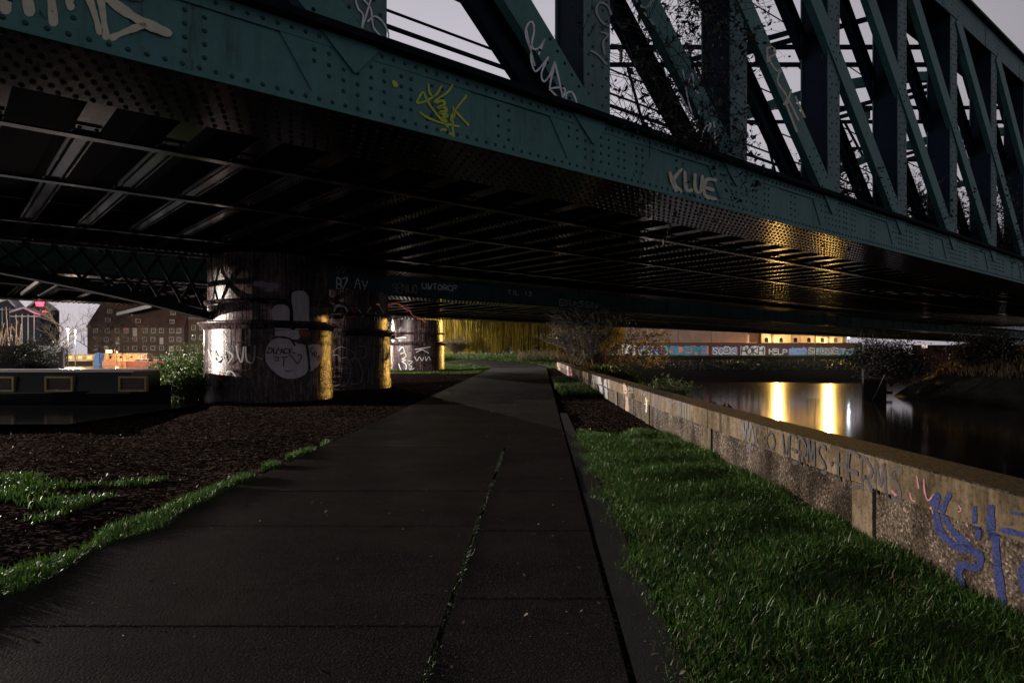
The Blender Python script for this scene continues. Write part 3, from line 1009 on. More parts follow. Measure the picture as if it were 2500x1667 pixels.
b.box(U0, U1, VN - 0.155, VN + 1.5, ZT + 0.002, ZT + 0.03)
b.build('top_flange', mat('dirty_shaded_top_flange', (.003, .006, .008), .8, (.006, .010, .012), 3, spec=.05), br)  # black of dirt and of the overhang's shade, both put into the colour
b = MB()
b.box(U0, U1, VN - 0.035, VN + 1.55, ZB, ZB + 0.042)
b.build('flange_plate', M['soot_flange'], br)
b = MB()
b.box(U0, U1, VN - 0.05, VN - 0.036, ZB + 0.002, ZB + 0.040)
b.build('flange_edge', M['green'], br)
b = MB()
pts = []
for r_ in range(8):
    v_ = VN + 0.06 + r_ * 0.2
    u = U0 + (0.085 if r_ % 2 else 0)
    while u < 62:
        pts.append((u, v_, ZB)); u += 0.17
b.rivets(pts, (0, 0, -1), 0.034, 0.026)
b.build('flange_rivets', M['rivet'], br)
b = MB()
b.box(U0, U1, VN + 1.42, VN + 1.45, ZB + 0.042, ZT - 0.08)
b.build('inner_web', M['soot'], br)


# ---- posts
def post_mesh():
    b = MB()
    h = ZTOP - ZT - 0.03
    b.box(-0.31, 0.31, 0, 0.025, 0, h)
    b.box(-0.31, 0.31, 0.68, 0.705, 0, h)
    b.build_pts = []
    for i, z in enumerate(np.arange(0.15, h - 0.1, 0.16)):
        b.build_pts.append((-0.22 + (0.0 if i % 2 else 0.10), 0, z)); b.build_pts.append((0.22 - (0.0 if i % 2 else 0.10), 0, z + 0.04))
    b.rivets(b.build_pts, (0, -1, 0), 0.028, 0.02)
    return b


def web_mesh():
    b = MB()
    h = ZTOP - ZT - 0.03
    b.box(-0.262, -0.24, 0.025, 0.68, 0, h)
    b.box(0.24, 0.262, 0.025, 0.68, 0, h)
    return b


posts = []
for k in range(-3, 18):
    if not posts:
        o = post_mesh().build('post', M['pale_green'], br, m2=M['rivet_green'])
        w = web_mesh().build('post_web', M['green_dark'], o)
    else:
        o = posts[0].copy(); COL.objects.link(o); o.parent = br
        w = posts[0].children[0].copy(); COL.objects.link(w); w.parent = o
    o.location = (4.15 + PAN * k, VN + 0.015, ZT + 0.032)
    posts.append(o)


# ---- diagonals: twin channels crossing two panels
def diag_mesh():
    b = MB()
    du, h = 2 * PAN - 0.62, ZTOP - ZT
    p0, p1 = Vector((0, 0, 0)), Vector((-du, 0, h))
    d = (p1 - p0).normalized()
    n = Vector((d.z, 0, -d.x))
    for v0, v1 in ((-0.03, -0.005), (0.735, 0.76)):
        f0 = len(b.f)
        off = n * 0.25
        ext = d * 0.5
        q = [p0 - off - ext, p0 + off - ext, p1 + off, p1 - off]
        v = [(p.x, v0, p.z) for p in q] + [(p.x, v1, p.z) for p in q]
        b.add(v, [(0, 3, 2, 1), (4, 5, 6, 7), (0, 1, 5, 4), (1, 2, 6, 5), (2, 3, 7, 6), (3, 0, 4, 7)])
        s = 1 if v0 < 0.3 else -1
        for e in (-1, 1):
            a0, a1 = p0 + n * 0.237 * e - ext, p1 + n * 0.237 * e
            w = 0.16
            b.beam((a0.x, (v0 + v1) / 2 + s * w / 2, a0.z), (a1.x, (v0 + v1) / 2 + s * w / 2, a1.z), w, 0.022, up=(n.x, 0, n.z))
        if v0 > 0.3: b.rf.append((f0, len(b.f)))
    pts = []
    for t in (0.5, 0.52, 0.48):
        p = p0.lerp(p1, t)
        for e in (-0.14, 0.14):
            pts.append((p.x + n.x * e, -0.03, p.z + n.z * e))
    for t in np.arange(0.03, 0.12, 0.02):
        p = p0.lerp(p1, t)
        for e in (-0.16, 0.16):
            pts.append((p.x + n.x * e, -0.03, p.z + n.z * e))
    b.rivets(pts, (0, -1, 0), 0.028, 0.02)
    return b


first = None
for k in range(-2, 17):
    if first is None:
        o = first = diag_mesh().build('diagonal', M['green'], br, m2=M['green_dark'])
    else:
        o = first.copy(); COL.objects.link(o); o.parent = br
    o.location = (4.15 + PAN * k - 0.36, VN, ZT + 0.035)

# ---- top chord
b = MB()
b.box(U0, 62, VN, VN + 0.03, ZTOP, ZTOP + 0.80)
b.box(U0, 62, VN + 1.4, VN + 1.43, ZTOP, ZTOP + 0.80)
pts = []
for k in range(-3, 13):
    uo = 4.15 + PAN * k
    for c_ in range(9):
        for r_ in range(4):
            if (c_ + r_) % 2 == 0 or c_ > 4:
                pts.append((uo - 0.9 + c_ * 0.2, VN, ZTOP + 0.14 + r_ * 0.17))
    b.box(uo - 1.1, uo + 0.9, VN - 0.012, VN, ZTOP + 0.02, ZTOP + 0.74)
b.rivets(pts, (0, -1, 0), 0.034, 0.024)
b.build('top_chord', M['pale_green'], br, m2=M['rivet_green'])
b = MB()
b.box(U0, 62, VN - 0.18, VN + 1.6, ZTOP + 0.80, ZTOP + 0.87)
b.box(U0, 62, VN - 0.14, VN + 1.55, ZTOP + 0.872, ZTOP + 0.95)
b.box(U0, 62, VN + 0.03, VN + 1.4, ZTOP + 0.02, ZTOP + 0.05)
for k in range(-3, 13):                                                  # hanging gussets at the post heads
    uo = 4.15 + PAN * k
    b.prism([(uo - 1.9, ZTOP), (uo + 0.9, ZTOP), (uo + 0.30, ZTOP - 0.9), (uo - 0.30, ZTOP - 1.5)], VN + 0.72, VN + 0.745, lambda x, z, t: (x, t, z))
b.build('chord_cover', M['green_dark'], br)

# ---- cross beams, stringers, deck
VF = 22.2                                                               # outer edge of the far girder


def xbeam():
    b = MB()
    b.box(-0.16, 0.16, VN + 1.45, VF - 1.55, ZB + 0.16, ZB + 0.18)
    b.box(-0.012, 0.012, VN + 1.45, VF - 1.55, ZB + 0.18, ZT - 0.1)
    b.box(-0.15, 0.15, VN + 3.0, VF - 3.0, ZB + 0.135, ZB + 0.16)
    pts = [(s * 0.10, v, ZB + 0.135) for v in np.arange(VN + 3.1, VF - 3.1, 0.15) for s in (-1, 1)]
    b.rivets(pts, (0, 0, -1), 0.032, 0.022)
    return b


XB = PAN / 4
fb_ = None
nb = 0
u = -7.0
while nb < 84:
    if fb_ is None:
        o = fb_ = xbeam().build('cross_beam', M['soot'], br, m2=M['rivet'])
    else:
        o = fb_.copy(); COL.objects.link(o); o.parent = br
    o.location = (u, 0, 0)
    u += XB; nb += 1
for v_ in (14.4, 19.0, 11.2):
    b = MB()
    b.box(U0, U1, v_ - 0.09, v_ + 0.09, ZB + 0.085, ZB + 0.115)
    b.box(U0, U1, v_ - 0.012, v_ + 0.012, ZB + 0.115, ZB + 0.134)
    b.build('stringer', M['soot_flange'], br)
b = MB()
b.box(U0, U1, VN + 1.46, VF - 1.55, ZT - 0.09, ZT + 0.12)
b.box(U0, U1, VN + 2.0, VN + 2.03, ZT + 0.121, ZT + 1.18)
b.build('deck', M['deck'], br)
# ---- far girder
b = MB()
b.box(U0, U1, VF - 1.55, VF, ZB, ZB + 0.042)
b.box(U0, U1, VF - 0.06, VF - 0.03, ZB + 0.05, ZT + 0.9)
b.box(U0, U1, VF - 1.53, VF - 1.50, ZB + 0.05, ZT - 0.1)
pts = []
for r_ in range(7):
    u = U0 + (0.085 if r_ % 2 else 0)
    while u < 70:
        pts.append((u, VF - 1.46 + r_ * 0.235, ZB)); u += 0.17
b.rivets(pts, (0, 0, -1), 0.036, 0.028)
b.build('far_girder', M['soot_flange'], br, m2=M['rivet'])

# ---- overhead line portals on the deck: square booms with an arched rib, set skew
fr = []
for k in (5, 7, 9):
    u0, v0 = 4.15 + PAN * k, VN + 0.63
    L = 11.6
    dx, dy = -UX, UY                                                     # towards -X in the bridge frame
    def Q(s, z): return (u0 + dx * s, v0 + dy * s, z)
    if not fr:
        b = MB()
        u0s = u0
        for z in (EYE + 10.45, EYE + 9.86):
            b.beam(Q(0, z), Q(L, z), 0.10, 0.13)
        for s in (1.3, 3.6, 5.9, 8.2, 10.5):
            b.beam(Q(s, EYE + 9.93), Q(s, EYE + 10.4), 0.42, 0.05, up=(dx, dy, 0))
        for s in np.arange(0.3, L - 0.5, 1.15):
            b.beam(Q(s, EYE + 9.4 - 0.028 * s * s), Q(s + 0.8, EYE + 9.86), 0.05, 0.09)
        b.beam(Q(L, ZT), Q(L, EYE + 10.5), 0.26, 0.26, up=(1, 0, 0))
        # sway braces back to the truss head
        b.beam(Q(7.6, EYE + 9.9), Q(2.2, ZTOP + 0.2), 0.09, 0.16)
        b.beam(Q(8.6, EYE + 9.9), Q(3.2, ZTOP + 0.2), 0.09, 0.16)
        o = b.build('overhead_portal', M['green_dark'], br)
        b = MB()
        pv = None
        for s in np.linspace(0, L, 15):
            z = EYE + 9.45 - 0.032 * s * s
            if pv is not None:
                b.beam(Q(*pv), Q(s, z), 0.22, 0.30)
            pv = (s, z)
        a = b.build('arched_rib', M['green'], o)
        fr.append((o, a, u0))
    else:
        o = fr[0][0].copy(); COL.objects.link(o); o.parent = br
        a = fr[0][1].copy(); COL.objects.link(a); a.parent = o
        o.location = (u0 - fr[0][2], 0, 0)
b = MB()
for v_, z in ((VN + 3.2, 9.75), (VN + 3.2, 8.6), (VN + 4.4, 13.3)):
    pts = [(u, v_, z + 0.10 * math.sin(u * 0.35)) for u in np.arange(U0, 80, 2.5)]
    b.tube(pts, 0.022, 5)
b.build('overhead_wire', M['twig_dark'], br)
b = MB()
for z in (6.98, 7.24):
    b.beam((U0, VN + 2.0, z), (U1, VN + 2.0, z), 0.04, 0.065 if z < 7 else 0.03)
b.build('railing', M['green_dark'], br)

# ---- tags sprayed on the truss
WV = Vector((-UY, UX, 0))


def vplane(v):
    x, y = xy(0, v)
    return on_plane((x, y, 0), (-UY, UX, 0))


def crop(ox, oy, s, lines):
    out = []
    for ln in lines:
        if isinstance(ln, tuple):
            out.append(([(ox + x / s, oy + y / s) for x, y in ln[0]], ln[1] / s))
        else:
            out.append([(ox + x / s, oy + y / s) for x, y in ln])
    return out


def sprayed(name, lines, width, m, v, parent, label, curve=True, inv=INV):
    b = MB()
    strokes(b, lines, width, vplane(v), inv, curve)
    return b.build(name, m, parent, label=label)


fv = VN - 0.006
sprayed('graffiti', [([(12, -40), (14, 27)], 24), ([(58, -40), (73, 32)], 24), ([(121, -40), (131, 58)], 20), ([(157, -40), (174, 20)], 17),
                     ([(203, -40), (226, 20), (244, 80)], 16), ([(240, -40), (249, 20), (259, 92)], 17), ([(250, -12), (300, 24), (345, 52), (412, 82)], 22),
                     ([(352, 62), (315, 74), (272, 93)], 16), ([(250, -14), (345, -9)], 18)], 20, M['cream'], VN - 0.004, br, 'broad cream spray letters')
Y1 = crop(830, 0, 2.8, [[(605, 580), (615, 640), (650, 655), (695, 590)], [(770, 582), (735, 630), (665, 680), (645, 700)],
                        [(650, 655), (590, 690), (530, 705), (540, 670), (570, 632), (600, 695), (660, 780), (740, 870)],
                        [(550, 770), (600, 805), (690, 840), (815, 866)],
                        ([(660, 700), (700, 690), (715, 715), (670, 740), (712, 735), (730, 760), (682, 770), (735, 792), (702, 805), (728, 830)], 20),
                        [(865, 655), (790, 750), (760, 800), (765, 830), (782, 790), (775, 735)], [(785, 755), (830, 805), (880, 856)],
                        [(775, 760), (770, 850), (776, 932)], [(690, 890), (715, 886), (742, 908), (765, 920)], ([(368, 560), (383, 585)], 30)])
sprayed('graffiti', Y1, 14 / 2.8, M['yellow'], VN - 0.004, br, 'yellow scrawled tag')
sprayed('graffiti', [[(1636, 422), (1643, 448), (1650, 466)], [(1664, 414), (1645, 440), (1662, 468)], [(1672, 418), (1676, 462), (1690, 464)],
                     [(1697, 426), (1698, 462), (1711, 468), (1715, 430)], [(1748, 440), (1724, 440), (1721, 476), (1748, 486)], [(1722, 458), (1742, 464)]],
        8, M['cream'], VN - 0.004, br, 'cream four letter tag')
B1 = crop(830, 0, 2.8, [[(1277, 210), (1290, 290), (1318, 400), (1332, 450)],
                        [(1332, 450), (1300, 330), (1268, 230), (1290, 160), (1318, 155), (1328, 210), (1312, 300), (1330, 338), (1370, 320), (1400, 270)], [(1400, 270), (1360, 372)],
                        [(1310, 310), (1306, 400), (1330, 485), (1362, 470), (1425, 392)], [(1425, 392), (1378, 500), (1395, 558), (1440, 505), (1470, 420), (1440, 560), (1436, 618)],
                        [(1438, 608), (1480, 600), (1540, 612), (1512, 700)], [(1442, 618), (1490, 670), (1515, 705)], [(1470, 425), (1500, 560), (1528, 690)],
                        [(1545, 680), (1550, 640), (1585, 630), (1612, 680), (1622, 735)]])
sprayed('graffiti', B1, 12 / 2.8, M['white'], VN - 0.036, br, 'white looping tag on the diagonal')
B2 = crop(830, 0, 2.8, [[(100, -20), (125, 60), (160, 110), (140, 232)], [(215, -20), (175, 120), (152, 192)], [(165, 2), (210, 60), (222, 150), (240, 205), (300, 262), (328, 262)],
                        [(190, 150), (235, 112), (290, 148), (330, 225), (322, 272), (262, 245)]])
sprayed('graffiti', B2, 11 / 2.8, M['white'], VN - 0.008, br, 'white tag on the post')
B3 = crop(830, 0, 2.8, [[(1855, 100), (1830, 42), (1775, 20), (1752, 75), (1790, 150), (1842, 182)], [(1788, 222), (1832, 240), (1800, 290), (1810, 372)], [(1716, 350), (1760, 372), (1822, 440)],
                        [(1100, 150), (1110, 60), (1128, 12), (1150, 108)]])
sprayed('graffiti', B3[:3], 14 / 2.8, M['greywhite'], VN - 0.008, br, 'faded pale letters on the post')
B4 = crop(1660, 0, 2.8, [[(595, 325), (602, 425)], [(600, 330), (640, 322), (652, 370), (612, 402), (660, 482), (692, 478)], [(690, 480), (668, 560), (732, 662), (712, 716), (742, 700)],
                         [(762, 615), (738, 692)], [(748, 690), (812, 822)], [(790, 660), (852, 802)], [(728, 715), (800, 900)]])
sprayed('graffiti', B4, 13 / 2.8, M['cream'], VN - 0.036, br, 'cream scrawl on a far diagonal')
B5 = crop(1660, 0, 2.8, [[(20, 480), (60, 700), (110, 832), (132, 760)], [(60, 560), (85, 500), (100, 610), (140, 640)], [(150, 940), (170, 880), (215, 840), (190, 900)], [(232, 830), (245, 990), (262, 900)],
                         [(0, 640), (40, 720), (60, 740)]])
sprayed('graffiti', B5, 9 / 2.8, M['white'], VN - 0.036, br, 'thin white scrawl')
B6 = crop(830, 0, 2.8, [[(2025, 0), (2070, 50), (2120, 40)], [(2090, 60), (2140, 0)], [(2080, 90), (2110, 120), (2150, 180)]])
sprayed('graffiti', B6, 15 / 2.8, M['greywhite'], VN - 0.036, br, 'dull cream marks on a diagonal')

# ================================================================== second bridge
V2N, V2F, Z2 = 24.2, 36.6, EYE + 2.51
b2 = thing('girder_bridge', 'second dark railway bridge behind the first with green plate girder and rusty soffit', 'bridge', (0, 0, 0), BR)
W0, W1_ = -15.0, 160.0
b = MB()
b.box(W0, W1_, V2N + 0.03, V2N + 0.06, Z2 + 0.05, Z2 + 2.6)
b.box(W0, W1_, V2N, V2N + 0.03, Z2 + 0.045, Z2 + 0.2)
for u in np.arange(W0, 110, 2.15):
    b.box(u - 0.06, u + 0.06, V2N - 0.01, V2N + 0.03, Z2 + 0.2, Z2 + 2.5)
pts = [(u, V2N, Z2 + 0.12) for u in np.arange(0, 45, 0.2)]
b.rivets(pts, (0, -1, 0), 0.03, 0.02)
b.build('plate_girder', M['old_green'], b2)
b = MB()
b.box(W0, W1_, V2N - 0.05, V2N + 1.3, Z2, Z2 + 0.042)
b.box(W0, W1_, V2F - 1.3, V2F, Z2, Z2 + 0.042)
b.box(W0, W1_, V2F - 0.06, V2F - 0.03, Z2 + 0.05, Z2 + 5.6)  # unseen upper plate, made tall to block light coming off the river
b.box(W0, W1_, V2F - 1.28, V2F - 1.25, Z2 + 0.05, Z2 + 0.9)
b.box(W0, W1_, V2N + 1.25, V2N + 1.28, Z2 + 0.05, Z2 + 0.9)
pts = []
for v_ in (V2N + 0.05, V2N + 0.3, V2N + 0.6, V2N + 0.9, V2N + 1.2, V2F - 1.2, V2F - 0.9, V2F - 0.6, V2F - 0.3, V2F - 0.06):
    pts += [(u, v_, Z2) for u in np.arange(4, 100 if v_ > V2F - 0.1 else 70, 0.2)]
b.rivets(pts, (0, 0, -1), 0.04, 0.035)
b.build('flange_plate', M['soot_flange'], b2)
fb_ = None
for i in range(96):
    if fb_ is None:
        b = MB()
        b.box(-0.14, 0.14, V2N + 1.28, V2F - 1.28, Z2 + 0.13, Z2 + 0.15)
        b.box(-0.012, 0.012, V2N + 1.28, V2F - 1.28, Z2 + 0.15, Z2 + 0.9)
        pts = [(s * 0.09, v, Z2 + 0.13) for v in np.arange(V2N + 1.4, V2F - 1.4, 0.2) for s in (-1, 1)]
        b.rivets(pts, (0, 0, -1), 0.03, 0.022)
        o = fb_ = b.build('cross_beam', M['soot'], b2, m2=M['rivet'])
    else:
        o = fb_.copy(); COL.objects.link(o); o.parent = b2
    o.location = (-6 + 1.2 * i, 0, 0)
b = MB()
b.box(W0, W1_, V2N + 1.29, V2F - 1.29, Z2 + 0.9, Z2 + 1.3)
b.build('deck', M['deck'], b2)
b = MB()
b.box(W0, W1_, 30.2, 30.4, Z2 + 0.09, Z2 + 0.125)
b.build('stringer', M['soot_flange'], b2)
# its tags
G1 = text_lines('UWTORCF', 0, 0, 1, 1)


def fit(txt, x0, y0, x1, y1, h0, h1=None, slant=0.0):
    """Lettering between two photo points on its base line."""
    h1 = h1 or h0
    n = len(txt)
    out = []
    for ln in text_lines(txt, 0, 0, 1.0, 1.0, 0.22, slant):
        out.append([(x0 + (x1 - x0) * px / n, y0 + (y1 - y0) * px / n - (h0 + (h1 - h0) * px / n) * py) for px, py in ln])
    return out


b2l = [('UWTORCF', 1032, 704, 1118, 711, 13, 2.2, 'white', 'white painted name'), ('TIL.13', 1240, 718, 1300, 723, 10, 2.0, 'greywhite', 'pale faded letters'),
       ('ERASSN', 1368, 745, 1460, 752, 13, 2.6, 'greywhite', 'thick grey letters'), ('SENUO', 958, 712, 1022, 716, 20, 1.6, 'greywhite', 'thin grey scrawl'),
       ('BZ', 822, 706, 852, 706, 26, 3.2, 'white', 'white tag'), ('AY', 866, 704, 902, 714, 26, 1.8, 'white', 'white scrawl')]
for txt, x0, y0, x1, y1, h, w, mm, lb in b2l:
    sprayed('graffiti', fit(txt, x0, y0, x1, y1, h), w, M[mm], V2N - 0.016, b2, lb)

# ================================================================== iron piers
PIERS = [(-7.45, 21.0, 1.86), (-6.6, 26.6, 1.84), (-6.35, 46.0, 1.80)]
PL = ['thick round iron pier closest to the camera with a white mural', 'middle round iron pier behind the mural pier, covered in outline tags', 'farthest round iron pier beside the lawn with a bright lit flank']


def pier(i, cx_, cy_, r, zt):
    z0 = float(gz(cx_, cy_)) - 0.15
    t = thing('iron_pier', PL[i], 'pier', (cx_, cy_, z0), 0, 'round iron piers under the bridges')
    H = lambda z: z - z0
    m = M['pier']
    b = MB()
    prof = [(r + 0.03, 0), (r + 0.03, H(0.80)), (r, H(0.805)), (r, H(1.235)), (r + 0.028, H(1.24)), (r + 0.028, H(1.29)), (r, H(1.295)), (r, H(2.02)), (r + 0.022, H(2.025)), (r + 0.022, H(2.06)), (r, H(2.065)), (r, H(2.42))]
    b.lathe(prof, 96)
    for k in range(10):                                                   # vertical joints of the plates
        a = k * math.pi / 5 + 0.25
        b.beam(((r + 0.002) * math.cos(a), (r + 0.002) * math.sin(a), 0.05), ((r + 0.002) * math.cos(a), (r + 0.002) * math.sin(a), H(2.42)), 0.012, 0.012, up=(math.cos(a), math.sin(a), 0))
    b.build('shaft', m, t, False)
    b = MB()
    b.lathe([(r, H(2.42)), (r + 0.05, H(2.45)), (r + 0.06, H(2.52)), (r + 0.15, H(2.57)), (r + 0.17, H(2.62)), (r + 0.15, H(2.66)), (r - 0.12, H(2.68))], 96)
    b.build('collar', m, t, True)
    b = MB()
    b.lathe([(r - 0.10, H(2.68)), (r - 0.10, H(3.14)), (r - 0.02, H(3.17)), (r + 0.03, H(3.22)), (r - 0.02, H(3.27)), (r - 0.10, H(3.29)), (r - 0.10, H(zt)), (0, H(zt))], 96)
    b.build('upper_drum', m, t, False)
    # lifting holes
    b = MB()
    for a, z in ((2.85, 2.3), (2.9, 1.05), (-1.2, 2.3), (-1.9, 1.05)):
        c = Vector((math.cos(a), math.sin(a), 0)) * (r + 0.0) + Vector((0, 0, H(z)))
        b.beam(c - Vector((math.cos(a), math.sin(a), 0)) * 0.05, c + Vector((math.cos(a), math.sin(a), 0)) * 0.035, 0.09, 0.09)
    b.build('bolt_head', M['black'], t)
    return t


pt = [pier(0, *PIERS[0], ZB + 0.0), pier(1, *PIERS[1], Z2), pier(2, *PIERS[2], Z2)]


def on_pier(i, name, m, label, lines=None, width=2, poly=None, extra=0.0, curve=True):
    cx_, cy_, r = PIERS[i]
    fn = on_cyl(cx_, cy_, r + 0.045 + extra)
    inv = Matrix.Translation(-Vector(pt[i].location))
    b = MB()
    if poly:
        for p in poly:
            fill(b, p, fn, inv)
    if lines:
        strokes(b, lines, width, fn, inv, curve)
    return b.build(name, m, pt[i], label=label)


C1 = lambda L: crop(480, 640, 4.356, L)
on_pier(0, 'mural', M['mural'], 'white painted rounded shape with raised fingers', poly=C1([
    [(728, 985), (745, 905), (790, 840), (860, 805), (930, 800), (1000, 830), (1090, 870), (1185, 890), (1195, 1000), (1190, 1120), (1150, 1195), (1080, 1228), (985, 1243), (890, 1215), (800, 1140), (740, 1060)],
    [(835, 728), (960, 722), (1088, 728), (1090, 812), (1000, 818), (850, 800)],
    [(795, 505), (825, 470), (880, 448), (940, 455), (985, 500), (988, 610), (1008, 640), (1000, 714), (915, 718), (832, 714), (815, 632), (800, 570)],
    [(1012, 330), (1045, 308), (1100, 300), (1155, 312), (1190, 370), (1198, 450), (1194, 600), (1214, 640), (1200, 712), (1120, 716), (1048, 712), (1030, 620), (1026, 500), (1008, 420)],
    [(1180, 884), (1250, 870), (1318, 884), (1338, 985), (1318, 1060), (1270, 1120), (1202, 1146)]]), extra=0.0)
on_pier(0, 'mural_outline', M['black'], 'black painted strokes and letters over the white shape', C1([
    ([(770, 905), (765, 940), (742, 965), (790, 960), (805, 925), (770, 905)], 11), ([(820, 910), (818, 965), (858, 970)], 10), ([(880, 905), (838, 975)], 9), ([(868, 935), (905, 930)], 9),
    ([(885, 985), (915, 925), (925, 980)], 10), ([(890, 958), (930, 955)], 9), ([(975, 925), (940, 920), (935, 965), (975, 968)], 11), ([(985, 915), (990, 985)], 10), ([(1020, 915), (992, 950), (1055, 970)], 10),
    ([(1000, 985), (1040, 1040), (1078, 1075), (1110, 1020), (1112, 985), (1085, 985), (1075, 1000)], 11), ([(820, 1010), (880, 1012)], 9), ([(868, 1010), (870, 1050)], 9), ([(875, 1045), (835, 1045)], 8),
    ([(890, 1010), (970, 1008)], 10), ([(930, 1012), (925, 1105)], 11),
    ([(1240, 905), (1215, 920), (1215, 960), (1245, 965), (1225, 995)], 10), ([(1262, 940), (1250, 1000)], 9), ([(1280, 950), (1270, 1005), (1300, 1010)], 9), ([(1300, 985), (1312, 1030), (1285, 1045), (1300, 985)], 9),
    ([(850, 792), (930, 800), (1000, 818), (1045, 885)], 22), ([(1130, 835), (1240, 830), (1330, 850)], 20), ([(1165, 845), (1190, 1000), (1200, 1140)], 26), ([(935, 1152), (985, 1162), (1015, 1148)], 10)]), 10 / 4.356, extra=0.012)
on_pier(0, 'graffiti', M['red_paint'], 'small red heart and red patch', C1([([(655, 1200), (610, 1140), (625, 1112), (655, 1125), (660, 1155)], 8), ([(1100, 745), (1150, 770), (1190, 760)], 50)]), 8 / 4.356, extra=0.01)
on_pier(0, 'graffiti', M['greywhite'], 'faded white script round the shaft', C1([([(160, 960), (200, 1060), (255, 1010), (205, 1000), (175, 940)], 16), ([(420, 890), (440, 1000), (480, 1060), (500, 900)], 16), ([(520, 900), (530, 1040), (600, 1060), (620, 890)], 16),
                                                                                ([(640, 1010), (700, 1030)], 12), ([(310, 1200), (330, 1160), (380, 1170), (420, 1230)], 14), ([(120, 930), (160, 1050)], 12), ([(270, 960), (300, 1080)], 14), ([(340, 950), (380, 1000), (330, 1080)], 14)]), 3, extra=0.004)
on_pier(0, 'graffiti', M['red_paint'], 'red painted letters low on the shaft', C1([([(210, 1165), (215, 1255)], 12), ([(215, 1165), (275, 1190), (225, 1215), (270, 1258)], 12), ([(245, 735), (270, 770), (280, 800)], 9)]), 3, extra=0.004)
on_pier(0, 'graffiti', M['purplegrey'], 'dull violet patch under the soffit', C1([([(620, 230), (700, 235), (760, 250), (850, 250)], 60), ([(740, 300), (800, 290)], 40)]), 10, extra=-0.02)
on_pier(1, 'graffiti', M['purplegrey'], 'large mauve outline letters', C1([([(1430, 1000), (1500, 990), (1540, 1100), (1520, 1290), (1440, 1310)], 9), ([(1545, 1020), (1600, 1020), (1640, 1130), (1600, 1290), (1545, 1300)], 9), ([(1560, 1060), (1630, 1070)], 5), ([(1560, 1120), (1632, 1125)], 5), ([(1560, 1180), (1625, 1180)], 5),
                                                                       ([(1440, 960), (1520, 900), (1620, 930), (1690, 990), (1640, 1040)], 7), ([(1650, 1060), (1700, 1020), (1760, 1150), (1740, 1280), (1640, 1290)], 8), ([(1720, 890), (1790, 900), (1800, 980), (1760, 1030)], 7), ([(1780, 1140), (1830, 1130), (1820, 1280)], 6), ([(1860, 1080), (1870, 1300)], 6),
                                                                       ([(1950, 960), (1945, 1080), (1980, 1200)], 8)]), 2)
on_pier(1, 'graffiti', M['white'], 'white rounded letters on the upper drum', C1([([(1440, 600), (1480, 480), (1560, 470), (1600, 520), (1560, 600)], 16), ([(1720, 500), (1780, 560), (1850, 480)], 9), ([(1760, 580), (1830, 540)], 9), ([(1890, 630), (1905, 530), (1925, 630)], 7), ([(1940, 560), (1965, 640), (1935, 640)], 7), ([(1940, 460), (1990, 540)], 7), ([(1440, 470), (1520, 450)], 8)]), 3, extra=-0.1)
on_pier(1, 'graffiti', M['black'], 'black letters on white', C1([([(1440, 580), (1490, 520), (1500, 600)], 9), ([(1520, 530), (1525, 590), (1550, 590), (1560, 530)], 9), ([(1580, 570), (1620, 570)], 8)]), 2, extra=-0.085)
on_pier(1, 'graffiti', M['red_paint'], 'dull red patch on the upper drum', C1([([(1650, 500), (1690, 560), (1640, 590)], 22), ([(1640, 480), (1700, 490)], 16)]), 2, extra=-0.095)
C3 = lambda L: crop(920, 660, 4.9, L)
on_pier(2, 'graffiti', M['white'], 'white letters glowing on the lit flank', C3([([(265, 960), (310, 915), (330, 975)], 10), ([(300, 1090), (350, 1130), (340, 1195), (290, 1190), (262, 1120)], 10), ([(200, 800), (240, 810), (300, 800), (350, 805)], 14),
                                                                                 ([(375, 1080), (425, 1090), (385, 1130), (420, 1150), (390, 1190), (450, 1170)], 6), ([(455, 945), (560, 930), (640, 915)], 9), ([(470, 980), (540, 950), (620, 990)], 8), ([(450, 1030), (480, 1080), (510, 1035), (540, 1080), (560, 1040)], 8), ([(580, 1030), (590, 1080), (620, 1030), (640, 1075)], 8)]), 2)
on_pier(2, 'graffiti', M['cream'], 'orange scribble between white loops', C3([([(285, 1000), (330, 985), (350, 1030), (300, 1060), (345, 1070), (300, 1090)], 12)]), 2, extra=0.01)


